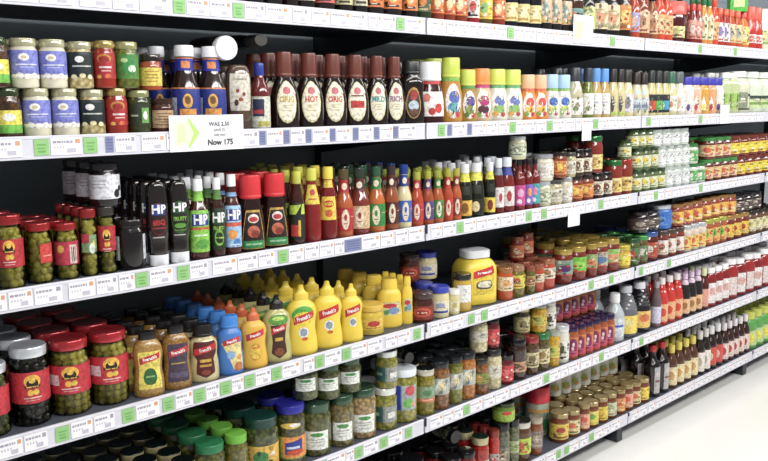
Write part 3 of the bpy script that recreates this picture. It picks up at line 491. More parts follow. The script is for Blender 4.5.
wl('wp1', 'pickle jar, green lid, white label, green pickles', 'chunk:6a6c3c:3a3e20'); wl('wp2', 'pickle jar, green lid, white label, brown slices', 'chunk:8a7a4c:4a4428'); wl('wp3', 'mushroom jar, green lid, white label', 'chunk:b89a6c:6a5a38')
wl('wp4', 'shorter pickle jar, green lid, white label', 'chunk:5a6030:30341a', .1, .14)
kind('tl1', 'pickle_jar', 'jar', 'pickled pepper jar, white lid, teal label', 'jar', .13, 'chunk:9a9440:5c6028', 'metal:dfe4e0', [('r', -1.6, -.2, .2, .58, '2a5a54'), ('r', -.3, 1.1, .2, .58, '9aa098'), ('r', .1, .8, .3, .44, 'e4e4dc'), ('r', -1.2, -.6, .36, .44, '8ab89a')])
kind('wb5', 'pickle_jar', 'jar', 'tall pickle jar, white lid, royal blue label', 'olive', .175, 'chunk:a8a04c:6a6c30', 'plas:e4ecf6', [('r', -1.2, -.2, .25, .72, '2c3cb0'), ('r', -.25, 1.0, .25, .72, 'a8b8b8'), ('e', .45, .62, .4, .1, 'd84a5a'), ('e', .3, .38, .4, .09, '6ab84a'), ('e', .75, .35, .25, .05, 'e8a09a'), ('t', 'BD', -.75, .5, .06, 'e4e8f8', 1.57)])
kind('gs5', 'pickle_jar', 'jar', 'slim pickle jar, black lid, green and orange label', 'olive', .165, 'chunk:9a8e2c:5f5a1e', 'metal:2c3430', [('b', .3, .38, 'e07a54'), ('b', .38, .64, '8aa884'), ('e', 0, .5, .5, .07, '5a8a5a'), ('r', -.6, .6, .34, .355, 'f0d8c0')])
def pt(k, look, body): kind(k, 'antipasto_jar', 'jar', look, 'olive', .175, body, 'metal:2c3034', lb('b8bcb4', .32, .66, 1.6, ('p', [(-1, .34), (-.6, .36), (.2, .64), (-.2, .64)], 'eceee8'), ('e', .1, .5, .35, .1, 'ecdfa8'), ('p', [(-.4, .33), (0, .33), (.8, .62), (.5, .64)], '7a8478')))
pt('pt1', 'antipasto jar, black lid, silver patterned label, brown contents', 'chunk:9a6a3c:5a3c20'); pt('pt2', 'antipasto jar, black lid, silver patterned label, green contents', 'chunk:8a8a3c:54581f'); pt('pt3', 'antipasto jar, black lid, silver patterned label, orange contents', 'chunk:c08444:8a5020')
sj('mx5', 'mixed vegetable jar with brown lid', .125, 'chunk:a0602c:4a3418', 'metal:3a3430', '7a8a3a', 'd8a02a', .3, .6, name='antipasto_jar')
sj('wn5', 'white bean jar with dark lid', .14, 'chunk:e0d8b4:a8a078', 'metal:383838', 'dcd8c0', 'f0ecd8', .3, .62, name='bean_jar')
sj('rd5', 'bright red labelled jar with black lid', .105, 'cont:6a1418', 'metal:1e1a1c', 'd8303c', 'ec6a6a', .12, .66, name='antipasto_jar')
sj('dk5', 'tall dark jar with black lid', .15, 'chunk:4a2c20:1e1410', 'metal:1a1818', 'c89870', '6a4a3a', .2, .45, name='antipasto_jar')
sj('rl5', 'brown pickle jar with red lid', .14, 'chunk:6a4a2c:2e2014', 'metal:b0323a', 'dcd09a', '7a6a4a', .2, .6, name='pickle_jar')
sj('gl5', 'pickle jar with bright green lid', .14, 'chunk:6a5a2c:3a3018', 'metal:2f8a4a', 'e0d8a8', 'a88a4a', .2, .6, name='pickle_jar')
sj('yv5', 'yellow pickle jar with silver lid', .14, 'chunk:d8b43a:a87a20', 'metal:b0b4a8', 'e8c83a', 'a8c05a', .25, .6, name='pickle_jar')
sj('wc5', 'white label jar with black-ringed white lid', .145, 'cont:d8d8c8', 'metal:e8eaec', 'e8e6dc', '4a4a44', .1, .6, name='cream_jar')
kind('pu5', 'beetroot_jar', 'jar', 'purple-lidded jar with orange and magenta label', 'jar', .13, 'cont:a8501c', 'metal:3a2250', [('b', .08, .3, 'c84a5a'), ('b', .3, .68, 'd07a2a'), ('e', 0, .4, .75, .24, '8a1c5a'), ('e', .05, .46, .2, .06, 'f0d8e0'), ('e', -.05, .34, .22, .06, 'e8c8d8'), ('r', -.5, .5, .22, .26, 'd86a8a')])
kind('cw5', 'vinegar_bottle', 'bottle', 'clear bottle with pinkish white cap', 'tallsqz', .19, 'cont:a4acb8', 'plas:e4d8e4', [('r', -.9, .9, .15, .5, 'c4ccd8'), ('r', -.8, .8, .3, .36, '6a84c0')])
kind('cw6', 'vinegar_bottle', 'bottle', 'clear vinegar bottle, white cap, blue lettering', 'sauce', .2, 'cont:b8c0c4', 'plas:f0f2f4', [('r', -1, 1, .12, .5, 'd4dce4'), ('r', -.8, .8, .32, .37, '3a5ac8')])
kind('cw7', 'vinegar_bottle', 'bottle', 'grey ridged bottle with yellow label', 'ridge', .215, 'cont:6a6a72', 'plas:c8ccd4', lb('f0d44a', .08, .44, 1.7, ('e', 0, .3, .5, .07, 'ecdc8a')))
kind('bk6', 'soy_sauce_bottle', 'bottle', 'black ridged sauce bottle, white cap, amber label', 'ridge', .215, 'cont:221e24', 'plas:e4e4ea', lb('ecc05a', .1, .44, 1.7, ('e', .3, .3, .5, .08, 'd8743a')))
kind('gr6', 'vinegar_bottle', 'bottle', 'slim grey bottle with lavender label', 'ridge', .205, 'cont:6a5a5e', 'plas:a8a4ac', lb('d4d0ec', .1, .46, 1.7))
kind('re6', 'chilli_sauce_bottle', 'bottle', 'bright red ridged bottle with orange label', 'ridge', .21, 'cont:d02a1c', 'plas:f0e8e4', lb('f0b07a', .08, .46, 1.7, ('e', .1, .28, .5, .09, 'd8442c')))
kind('pc6', 'sauce_bottle', 'bottle', 'dark ridged bottle, pink cap, peach label', 'ridge', .2, 'cont:26221e', 'plas:dcc0dc', lb('eebc8a', .08, .42, 1.7, ('e', 0, .26, .5, .08, 'a8743a')), [('b', .74, .85, 'e0c8dc')])
kind('kb6', 'sauce_bottle', 'bottle', 'maroon bottle with pale label and lime cap', 'sauce', .2, 'cont:5a1a18', 'plas:e0e8b0', lb('e8a08a', .08, .5, 1.7))
kind('sy6', 'syrup_bottle', 'jug', 'dark red jug with white cap, white panel', 'jug', .19, 'cont:8a1418', 'plas:f2f0f2', [('r', -.5, .5, .1, .62, 'ece4e2'), ('e', 0, .4, .35, .1, 'd8a8a0'), ('r', -1.2, -.8, .1, .7, 'b83a3c')])
kind('sy7', 'syrup_bottle', 'jug', 'red jug with pale side stripe, white cap', 'jug', .2, 'cont:a01c1e', 'plas:f0eef0', [('r', -.2, .5, .1, .55, 'e4d4d0'), ('r', .7, 1.0, .2, .7, 'e8dcd8')])
# --- shelf 6
sj('b6a', 'dark jar with yellowish contents', .12, 'chunk:8a843c:30301a', 'metal:1c1e20', '6a6a3c', 'b8b05a', .2, .5, name='pickle_jar')
sj('b6b', 'dark-lidded jar with red contents', .13, 'chunk:8a2a2c:4a1418', 'metal:1e1c20', 'c0a0a0', '8a2a2c', .1, .4, name='pepper_jar')
sj('b6c', 'jar with dark green gold-rimmed lid, red label', .16, 'chunk:b8281c:7a1410', 'metal:26402e', 'e0d8c8', 'd8341c', .1, .5, name='pepper_jar')
sj('b6d', 'slim bright red pepper jar', .17, 'chunk:c42a1e:8a1810', 'metal:8a2420', 'b8b0a8', 'd8443a', .1, .5, name='pepper_jar')
sj('b6e', 'tall grey-green jar with black lid', .18, 'chunk:6a6c54:34362a', 'metal:18191c', '8a8a7a', 'c8b08a', .2, .5, name='pickle_jar')
sj('b6f', 'tall olive-grey jar, black lid, pale green label', .18, 'chunk:6c7048:3a3c24', 'metal:1c1e20', 'b0b88a', '8aa84a', .3, .55, name='pickle_jar')
sj('b6g', 'jar with white-ringed dark lid, lime label', .15, 'cont:5a3a1c', 'metal:d8d4c8', 'c4dc3a', 'd86a3a', .2, .6, name='chutney_jar')
sj('b6h', 'brown jar with pale lid and grey label', .145, 'cont:8a4a24', 'metal:b8ac94', '9a8a84', 'c8b4a0', .2, .65, name='chutney_jar')
kind('tub6', 'drink_powder_tub', 'tub', 'large tub with oversized red lid', 'tub', .2, 'cont:b8bca0', 'plas:d81c34', lb('8aa08a', .08, .56, 1.7, ('e', .6, .25, .5, .12, '2f8a5a'), ('r', -1, 1, .5, .56, 'e8a03a'), ('e', -.2, .4, .4, .06, 'c83a4a')))
kind('lime6', 'relish_jar', 'jar', 'stacked jar with lime and red label', 'lowjar', .1, 'cont:6a8a24', 'metal:2c3a20', lb('9cc034', .08, .6, 1.6, ('e', .2, .5, .5, .1, 'd8402c')))
def gj(k, look, c, c2, c3, h=.125): kind(k, 'spread_jar', 'jar', look, 'jar', h, 'cont:7a3c16', 'metal:a8925a', lb(c, .12, .66, 1.6, ('e', 0, .45, .5, .1, c2), ('r', -.8, .8, .17, .23, c3))+art(look, [c2, c3, shade(c, .75), 'f4ecd0'], -1.1, 1.1, .16, .62, 12))
gj('g1', 'gold-lidded jar, yellow and red label', 'e8c83a', 'b8402c', '8a5a3a', .15); gj('g2', 'gold-lidded jar, cream and orange label', 'e8d09a', 'e0703a', '5a8a3a'); gj('g3', 'gold-lidded jar, peach label', 'f0a88a', 'e05a4a', 'e8c8a0', .14); gj('g4', 'gold-lidded jar, green and yellow label', 'ecd83a', '6ab84a', 'd8d03a'); gj('g5', 'gold-lidded jar, bright yellow label', 'f4d82a', 'e8c41c', 'c88a2a'); gj('g6', 'gold-lidded jar, pale green label', 'd0d4b0', 'a8b48a', 'c8a07a'); gj('g7', 'gold-lidded jar, orange picture label', 'f0a04a', 'e0602a', 'f0d88a')
kind('pw6', 'dressing_tub', 'tub', 'stacked pale tub with green and yellow label', 'lowjar', .1, 'cont:eae6d4', 'metal:e8e4d8', lb('eceed8', .1, .62, 1.6, ('e', 0, .35, .5, .14, 'b8cc4a'), ('e', .3, .28, .3, .07, 'e8a05a')))
kind('vr6', 'vinegar_bottle', 'bottle', 'tall black vinegar bottle with red cap', 'tall', .235, 'cont:1a1012', 'plas:c0182a', [('r', .1, 1.0, .08, .6, 'b8b4b4'), ('r', .2, .9, .42, .48, 'd8c8c8'), ('r', .2, .9, .3, .34, '8a3a4a')])
kind('dk6', 'sauce_bottle', 'bottle', 'squat black bottle with grey sheen', 'dress', .19, 'cont:141416', 'plas:1c1c20', [('r', -.8, .8, .1, .3, '2a2a30')])  # the decal is no paper label: a grey sheen painted on the body
kind('cr6', 'cooking_sauce_bottle', 'bottle', 'amber bottle with cream label and yellow cap', 'sauce', .19, 'cont:5a341c', 'plas:e0cc4a', lb('ecdca8', .08, .5, 1.7, ('e', 0, .3, .5, .1, 'd8a85a')))
kind('cr7', 'cooking_sauce_bottle', 'bottle', 'dark bottle with cream label and grey cap', 'sauce', .2, 'cont:2a1c18', 'plas:d8d4cc', lb('f0e8dc', .08, .52, 1.7, ('e', 0, .3, .4, .1, 'b8b4a0')))
kind('rd6', 'cooking_sauce_bottle', 'bottle', 'dark bottle with red label and white cap', 'sauce', .2, 'cont:2c1a16', 'plas:eae8ea', lb('dc4a3a', .1, .52, 1.7, ('e', 0, .3, .45, .1, 'f0c8b8')))
kind('pe6', 'cooking_sauce_bottle', 'bottle', 'brown bottle with pink and white label', 'sauce', .19, 'cont:3c1c16', 'plas:e4dce0', lb('ecd4cc', .1, .5, 1.7, ('e', 0, .3, .5, .1, 'c84a44')))
kind('gp6', 'green_drink_bottle', 'bottle', 'bright green squeeze bottle with yellow cap', 'flip', .2, 'plas:54a044', 'plas:c8cc4a', lb('c0d88a', .1, .5, 1.5, ('e', 0, .3, .5, .12, 'f0e03a')))
for k_, f_ in {'bo1': 0.945, 'bo2': 0.95, 'bo3': 0.95, 'sb1': 0.94, 'sb2': 0.94, 'sb3': 0.84, 'bl1': 0.92, 'or1': 0.93, 'gb1': 0.94, 'yl1': 0.945, 'yl2': 0.95, 'yl3': 0.97, 'hpi1': 0.96, 'hpi2': 0.96, 'hpg1': 0.975, 'hpg2': 0.975, 'hpg3': 0.975, 'ol2': 0.88, 'ol3': 0.84, 'ol4': 0.92, 'ol5': 0.9, 'gk1': 1.04, 'gk2': 1.04, 'gk3': 1.03, 'wp1': 1.04, 'wp2': 1.04, 'wp3': 1.04, 'pt1': 0.91, 'pt2': 0.91, 'pt3': 0.91, 'wb5': 0.96, 'gs5': 0.9, 'jugy': 0.95, 'g1': 0.76, 'g2': 0.84, 'g3': 0.8, 'g4': 0.84, 'g5': 0.84, 'g6': 0.84, 'g7': 0.84, 'redcap': 1.02, 'vr6': 0.98, 'cr6': 1.06, 'cr7': 1.06, 'rd6': 1.06, 'pe6': 1.06}.items(): K[k_]['h'] *= f_
K['bk1']['cap'] = 'metal:c8bc8a'; K['bk1']['top'] = 'metal:12201c'
K['b6c']['cap'] = 'metal:c8bc8a'; K['b6c']['top'] = 'metal:1f3a28'
K['gs5']['cap'] = 'metal:d8d4c0'; K['gs5']['top'] = 'metal:20282a'
K['b6g']['cap'] = 'metal:d8d4c8'; K['b6g']['top'] = 'metal:3a3630'
K['wc5']['top'] = 'metal:dfe6ee'
# ------------------------------------------------------------------ the shelving
SZ = [1.640, 1.3358, 1.0283, .7194, .4123, .0888]        # underside of each price rail
RH = .047
DECK = [z+RH-.0036 for z in SZ]
J0 = 1.8029
JOINTS = [J0-1.9, J0, J0+1.25, J0+2.5, J0+3.75]
BACK = .52
NAMES = ['top', 'second', 'third', 'fourth', 'fifth', 'bottom']
ORD = ['first', 'second', 'third', 'fourth', 'fifth', 'sixth', 'seventh', 'eighth', 'ninth', 'tenth', 'eleventh', 'twelfth', 'thirteenth', 'fourteenth', 'fifteenth', 'sixteenth']

bm = bmesh.new(); box(bm, -3, 12, -6, 1.2, -.05, 0)
fl = mesh_obj('floor', bm, 'floor:fbfaf6'); fl['kind'] = 'structure'

bm = bmesh.new(); box(bm, -3, 12, 1.15, 1.2, 0, 3.4)
o = mesh_obj('wall_back', bm, 'paint:d8dade'); o['kind'] = 'structure'
bm = bmesh.new(); box(bm, -3, 12, -6, 1.2, 3.4, 3.45)
o = mesh_obj('ceiling', bm, 'paint:e8e8e8'); o['kind'] = 'structure'
BAYN = ['left', 'second', 'third', 'right']
for b in range(4):
    x0, x1 = JOINTS[b]+.003, JOINTS[b+1]-.003
    bm = bmesh.new()
    box(bm, x0, x1, BACK, BACK+.02, .14, 2.3)
    for i in range(1, 7): box(bm, x0, x1, BACK-.002, BACK, .14+i*.31, .143+i*.31, 0)
    o = mesh_obj('back_panel', bm, 'paint:8a949a'); tag(o, 'dark grey back panel behind the %s bay of shelves' % BAYN[b], 'panel')
for j, x in enumerate(JOINTS):
    bm = bmesh.new(); box(bm, x-.0025, x+.0025, BACK-.03, BACK, .0, 2.3)
    box(bm, x-.02, x+.02, BACK+.021, BACK+.06, .0, 2.3)
    o = mesh_obj('shelf_upright', bm, 'paint:2c3034'); tag(o, 'dark steel upright at the %s joint of the shelving from left' % ORD[j], 'upright')
    bm = bmesh.new()
    # foot: sloped front block under the base shelf
    w = .022
    pr = [(.03, 0), (.034, SZ[5]-.004), (.5, SZ[5]-.004), (.5, 0)]
    a = [bm.verts.new((x-w, y, z)) for y, z in pr]; c = [bm.verts.new((x+w, y, z)) for y, z in pr]
    bm.faces.new(a[::-1]); bm.faces.new(c)
    for i in range(4): bm.faces.new((a[i], a[(i+1) % 4], c[(i+1) % 4], c[i]))
    bmesh.ops.bevel(bm, geom=bm.edges[:], offset=.003, segments=1, affect='EDGES')
    bmesh.ops.recalc_face_normals(bm, faces=bm.faces[:])
    o = mesh_obj('base_foot', bm, 'paint:30343a'); tag(o, 'dark steel foot under the bottom shelf, %s from left' % ORD[j], 'foot')

# paper tags: shared meshes, origin at the centre of the rail face
def tag_mesh(kindn, w, h, v):
    bm = bmesh.new(); y = -.0006
    box(bm, -w/2, w/2, y, 0, -h/2, h/2, 0)
    def rr(a0, a1, z0, z1, mi):
        vs = [bm.verts.new((a0, y-.0003, z0)), bm.verts.new((a1, y-.0003, z0)), bm.verts.new((a1, y-.0003, z1)), bm.verts.new((a0, y-.0003, z1))]
        bm.faces.new(vs).material_index = mi
    rg = random.Random(v)
    if kindn == 'white':
        x = -w*.44
        while x < w*.15:                      # product name
            l = rg.uniform(.003, .008); rr(x, min(x+l, w*.2), h*.2, h*.34, 1); x += l+.0015
        rr(w*.28, w*.44, h*.16, h*.42, 2 if v % 3 else 1)
        x = -w*.4
        for i in range(4):
            rr(x, x+.003, -h*.1, h*.02, 3); x += .006
        rr(w*.0, w*.3, -h*.38, -h*.12, 3)
    elif kindn == 'green':
        rr(-w*.3, w*.3, h*.12, h*.2, 1); rr(-w*.3, w*.2, -h*.1, -h*.02, 1); rr(-w*.25, w*.25, -h*.32, -h*.2, 1)
    elif kindn == 'blue':
        for i in range(4): rr(-w*.38, w*.38, h*(.3-.2*i), h*(.36-.2*i), 1)
    me_m = {'white': ['card:f3f2f6', 'card:a29eac', 'card:d8a07c', 'card:c2becc'], 'green': ['card:93c480', 'card:6aa85a'], 'blue': ['card:7c82a8', 'card:5c6290']}[kindn]
    return bm, me_m
TAGM = {}
def price_tag(parent, kindn, x, z, w, h, v):
    key = (kindn, round(w, 3), round(h, 3), v)
    nm = {'white': 'price_label', 'green': 'offer_label', 'blue': 'shelf_label'}[kindn]
    if key not in TAGM:
        bm, mm = tag_mesh(kindn, w, h, v); o = mesh_obj(nm, bm, mm, parent); TAGM[key] = o.data
    else:
        o = bpy.data.objects.new(nm, TAGM[key]); COL.objects.link(o); o.parent = parent
    o.location = (x, -.0042, z)
    if kindn == 'green': o['label'] = 'pale green offer label'
    if kindn == 'blue': o['label'] = 'lavender label'
GREEN = [
 [179, 238, 400, 510, 612, 646, 700, 735],
 [41, 90, 441, 512, 549, 595, 648, 700],
 [141, 182, 282, 459, 528, 543, 600, 655, 700],
 [61, 127, 167, 198, 224, 248, 275, 318, 345, 416, 470, 483, 590, 610, 640, 668],
 [320, 357, 382, 407, 465, 545, 600, 640],
 [557, 565, 590]]
BLUE = [[], [109, 262, 286, 308, 332, 355, 376, 395, 449, 469], [352], [], [], []]
shelf_roots = {}
for s in range(6):
    for b in range(4):
        x0, x1 = JOINTS[b]+.004, JOINTS[b+1]-.004
        z = SZ[s]; L = x1-x0
        root = empty('shelf', (x0, 0, z)); shelf_roots[(s, b)] = root
        tag(root, '%s shelf%s, %s bay, dark board with white price rail' % (NAMES[s], '' if s in (0, 5) else ' from the top', BAYN[b]), 'shelf', 'price-railed shelves')
        bm = bmesh.new(); box(bm, 0, L, .004, BACK-.034, RH-.03, RH-.004, 0)
        box(bm, 0, L, .004, .012, RH-.042, RH-.03, 0)
        o = mesh_obj('shelf_board', bm, 'paint:50545f', root)
        bm = bmesh.new()
        vs = [(0, 0), (.003, 0), (.003, RH), (-.001, RH), (-.003, RH-.003), (-.003, .003), (-.004, 0)]
        pr = [(-.004, .002), (-.004, .0), (.003, 0), (.003, RH), (-.0025, RH), (-.004, RH-.002), (-.004, RH-.006), (-.003, RH-.007), (-.003, .005), (-.004, .004)]
        A = [bm.verts.new((0, y, zz)) for y, zz in pr]; B = [bm.verts.new((L, y, zz)) for y, zz in pr]
        for i in range(len(pr)): bm.faces.new((A[i], B[i], B[(i+1) % len(pr)], A[(i+1) % len(pr)]))
        bm.faces.new(A); bm.faces.new(B[::-1])
        bmesh.ops.recalc_face_normals(bm, faces=bm.faces[:])
        o = mesh_obj('price_rail', bm, 'plas:d6d6e2', root); o['label'] = 'white plastic price rail'
        if s < 5:
            for xx in (.001, L-.004):
                bm = bmesh.new()
                pr2 = [(.02, RH-.031), (.03, RH-.045), (BACK-.04, -.06), (BACK-.034, -.06), (BACK-.034, RH-.031)]
                A = [bm.verts.new((xx, y, zz)) for y, zz in pr2]; B = [bm.verts.new((xx+.003, y, zz)) for y, zz in pr2]
                bm.faces.new(A); bm.faces.new(B[::-1])
                for i in range(5): bm.faces.new((A[i], B[i], B[(i+1) % 5], A[(i+1) % 5]))
                mesh_obj('bracket', bm, 'paint:3a3e46', root)
        for xx in ((.0, ) if b and s in (2, 3, 4, 5) else ()):
            bm = bmesh.new(); box(bm, xx-.001, xx+.004, -.0055, .0, RH*.45 if b == 1 else RH*.7, RH+.001); mesh_obj('rail_end_clip', bm, 'plas:3c3e48', root)
        # paper labels in the rail
        occ = []
        for lst, kn, wpx in ((GREEN[s], 'green', .03), (BLUE[s], 'blue', .018)):
            for g in lst:
                gx = X_of(g, 0, z+RH/2)
                if x0+.02 < gx < x1-.02:
                    w = .06 if (kn == 'blue' and s == 2) else wpx
                    price_tag(root, kn, gx-x0, RH/2, w, .033, 0); occ.append((gx-x0-w/2-.002, gx-x0+w/2+.002))
        x = .02; v = b*7+s
        rg = random.Random(s*10+b); occ.sort()
        while x < L-.03:
            w = rg.choice((.05, .06, .07))
            if x+w > L-.01: break
            hit = [o_ for o_ in occ if x < o_[1] and x+w > o_[0]]
            if hit:
                if hit[0][0]-x > .03: w = hit[0][0]-x-.001
                else: x = hit[0][1]+.001; continue
            if x0+x+w < .3 or x0+x > 4.7: x += w+.004; continue
            price_tag(root, 'white', x+w/2, RH/2, w-.002, .035, v % 5); v += 1
            x += w+rg.choice((.002, .002, .012))

# hanging cards
def card(name, label, px, s, w, z0, z1, arts, mats, y=-.007):
    bm = bmesh.new(); box(bm, -w/2, w/2, -.0006, .0006, z0, z1, 0)
    sf = Surf(1, 1, .0006, 2, [(1, 0), (1, 1)])
    o = empty(name, (X_of(px, y, SZ[s]+(z0+z1)/2), y, SZ[s])); tag(o, label, 'sign')
    mesh_obj('card', bm, mats[0], o)
    if arts:
        d, mm = decals(sf, arts, flat=True); mesh_obj('print', d, mm, o)
    return o
card('offer_sign', 'large white price reduction card clipped over the second shelf rail', 208, 1, .2, .0, .083,
     [('p', [(-.088, .012), (-.05, .012), (-.05, .006), (-.022, .042), (-.05, .078), (-.05, .07), (-.088, .07)], 'e4efcf'), ('p', [(-.052, .012), (-.05, .006), (-.022, .042), (-.05, .078), (-.052, .07), (-.038, .042)], 'b8e07a'),
      ('p', [(-.08, .02), (-.06, .02), (-.06, .062), (-.08, .062)], 'd4e6b4'),
      ('t', 'WAS 2.50', .032, .061, .0095, '6a6a74'), ('t', 'SAVE 75', .032, .047, .006, '8a8a94'), ('t', 'only now', .032, .036, .006, '8a8a94'), ('t', 'Now 175', .034, .018, .013, '3c3c46')], ['card:f2f2f4'])
card('offer_sign', 'white card with yellow square on the top shelf rail', 584, 0, .125, .01, .105, [('r', -.055, -.005, .02, .085, 'e6ecb4'), ('r', .01, .05, .03, .08, 'd8ccdc')], ['card:f2f0ee'])
card('hanging_tag', 'plain white tag hanging under the second shelf rail', 587, 1, .06, -.036, .03, [], ['card:f2f2f4'])
card('hanging_tag', 'plain white tag hanging under the third shelf rail', 574, 2, .075, -.04, .03, [], ['card:f2f2f4'])
card('offer_sign', 'small white card standing on second shelf rail at right', 725, 1, .09, .0, .085, [('r', -.03, .03, .02, .06, 'e0ecd8')], ['card:f2f2f2'])

# ------------------------------------------------------------------ products
def build(k, W, h, seg):
    """-> list of (part name, mesh, label) for one container of width W"""
    kd = K[k]; body, cap, q, n = SH[kd['shape']]
    if kd['q']: q = kd['q']
    R = W/2/max(r for r, _ in body+cap); sf = Surf(R, h, q, n, [p for p in body if p[0] > 0] if kd['shape'] != 'inverted' else [p for p in body if p[0] > 0])
    jar = kd['cat'] in ('jar', 'tub')
    parts = []
    spec = kd['body']
    if spec.startswith('olives:'):
        _, c1, c2 = spec.split(':')
        bm = bmesh.new(); lathe(bm, sf, body, seg)
        parts.append(('glass_jar', bm, ['glass:f4f8ee'], True))
        bm = bmesh.new(); rg = random.Random(k)
        ro = .0088 if h < .17 else .0098
        zt = .84*h; z = ro*1.0
        bmesh.ops.create_cone(bm, cap_ends=True, segments=12, radius1=R*.62, radius2=R*.62, depth=zt-.004, matrix=Matrix.Translation((0, 0, zt/2+.001)))
        while z < zt:
            rr = (R if z < .76*h else R*.88)-ro-.0015; nn = int(2*PI*rr/(ro*1.95)); o0 = rg.random()*6
            for i in range(nn):
                a = o0+2*PI*i/nn+rg.uniform(-.06, .06); s_ = rg.uniform(.9, 1.05)*ro
                bmesh.ops.create_icosphere(bm, subdivisions=2 if seg > 20 else 1, radius=s_, matrix=Matrix.Translation(((rr)*math.cos(a), (rr)*math.sin(a), z+rg.uniform(-.1, .1)*ro)) @ Matrix.Diagonal((1, 1, 1.12, 1)))
            z += ro*1.75
        parts.append(('olives', bm, ['olive:%s:%s' % (c1, c2)], True))
    else:
        bm = bmesh.new(); lathe(bm, sf, body, seg); parts.append(('jar_body' if jar else 'bottle_body', bm, [spec], True))
    noz = None
    if kd['shape'] == 'squeeze':
        noz = cap[-5:]; cap = cap[:-4]
    bm = bmesh.new(); lathe(bm, sf, cap, seg)
    if kd['shape'] in ('bbq', 'dress', 'flip') and seg > 20:      # ribbed or stepped cap: a collar ring
        z = cap[1][1]; lathe(bm, sf, [(cap[1][0], z+.005), (cap[1][0]+.03, z+.01), (cap[1][0]+.03, z+.03), (cap[1][0]-.01, z+.04)], seg)
    cm = [kd['cap']]
    if kd.get('top'):
        cm.append(kd['top']); bm.normal_update()
        for f in bm.faces:
            if abs(f.normal.z) > .5 and f.calc_center_median().z > h*.95: f.material_index = 1
    parts.append(('lid' if jar else 'cap', bm, cm, True))
    if noz:
        bm = bmesh.new(); lathe(bm, sf, noz, seg); parts.append(('nozzle', bm, [kd['cap']], True, 'cap'))
    if kd['lab']:
        bm, mm = decals(sf, [d for d in kd['lab'] if d[0] != 't']); parts.append(('label', bm, mm, True))
        tx = [d for d in kd['lab'] if d[0] == 't']
        if tx:
            off_ = len(kd['lab']); bm, mm = decals(sf, tx, text=True)
            parts.append(('lettering', bm, mm, True, 'label'))
    if kd['neck']:
        bm, mm = decals(sf, kd['neck']); parts.append(('neck_label', bm, mm, True))
    return parts, R, q

ITEMS = []   # every product column: dict(shelf, kind, x, W, D, rows, y, z, layer)
def TURN(shape):
    _, _, q, n = SH[shape]
    return .8 if q == 1 and n == 2 else .35 if n > 3 else .6
def EXT(q, n, a):
    # half extents (x, y) of a unit-width flattened, squared section turned by a
    ex = ey = 0
    for i in range(48):
        t = 2*PI*i/48; S, C = math.sin(t), math.cos(t)
        px, py = math.copysign(abs(S)**(2/n), S), q*math.copysign(abs(C)**(2/n), C)
        ex = max(ex, abs(px*math.cos(a)-py*math.sin(a))); ey = max(ey, abs(px*math.sin(a)+py*math.cos(a)))
    return ex, ey
def E(s, ks, px0, px1, n=1, rows=None, y=.022, z=0, h=None, wmax=None, layer=0, turn=None, shift=0):
    """a run of n facings whose right edges are seen between photo columns px0 and px1"""
    ks = ks.split() if isinstance(ks, str) else ks
    y = max(.009, y-.018) if y < .06 else y
    body_, cap_, q, nn = SH[K[ks[0]]['shape']]; body_key = K[ks[0]]['shape']
    if K[ks[0]]['q']: q = K[ks[0]]['q']
    zz = DECK[s]+z+.06
    yc = y+.033
    p0, p1 = X_of(px0, yc, zz), X_of(px1, yc, zz)
    pitch = (p1-p0)/n
    a0 = math.atan2((p0+p1)/2, y+CAM_D+.03)*TURN(body_key)
    ex, ey = EXT(q, nn, a0)
    W = (pitch*.97-.004)/ex
    if wmax: W = min(W, wmax)
    D = W*q
    xr = p1
    yc = y+D/2
    for i in range(n):
        pr = px_of(p0+pitch*(i+1), yc, zz)
        # silhouette half width in pixels
        xg = X_of(pr, yc, zz)
        for _ in range(3):
            phi = math.atan2(xg, yc+CAM_D)
            ang = phi*(1-TURN(body_key)); A = math.sqrt((W/2*math.cos(ang))**2+(D/2*math.sin(ang))**2)
            Z = ((yc+CAM_D)*ca+xg*sa)*cp-(zz-CAM_H)*sp
            xg = X_of(pr-F_PX*A/Z/math.cos(phi-YAW)**1*math.cos(phi-YAW), yc, zz)
        ITEMS.append(dict(ex=W*ex, ey=W*ey, s=s, k=ks[i % len(ks)], x=xg+shift, W=W, D=D, q=q, rows=rows or 1, y=y, z=z, h=h or K[ks[i % len(ks)]]['h'], layer=layer, turn=turn))

# shelf 1
R1 = 2
for a in [('t_dark', 224, 262, 2), ('t_dark', 262, 281), ('t_redw', 281, 296), ('t_dark', 296, 314), ('t_redw', 314, 336), ('t_yel', 336, 352), ('t_dark', 352, 366), ('t_org', 366, 384),
          ('t_org', 384, 403), ('t_org', 403, 417), ('t_grn', 417, 431), ('t_orl', 431, 454, 2), ('t_orl', 454, 467), ('t_wred', 467, 479), ('t_yelb', 479, 493), ('t_orl', 493, 505),
          ('t_blk', 505, 541, 3), ('t_ytop', 541, 572, 3), ('t_teal', 572, 585), ('t_gblk', 585, 597), ('t_crm', 597, 621, 2), ('t_amb', 621, 632), ('t_bluo', 632, 640), ('t_tan', 640, 651),
          ('t_dtan', 651, 658), ('t_hot', 658, 674, 2), ('t_wide', 674, 690), ('t_pink', 690, 701, 2), ('t_gcap', 701, 712, 2), ('t_hot', 712, 718), ('t_wl', 718, 730, 2), ('t_tn', 730, 743, 2), ('t_ye', 743, 750), ('t_rw', 750, 763, 2), ('t_cg', 763, 778, 2)]:
    E(0, *a, rows=R1)
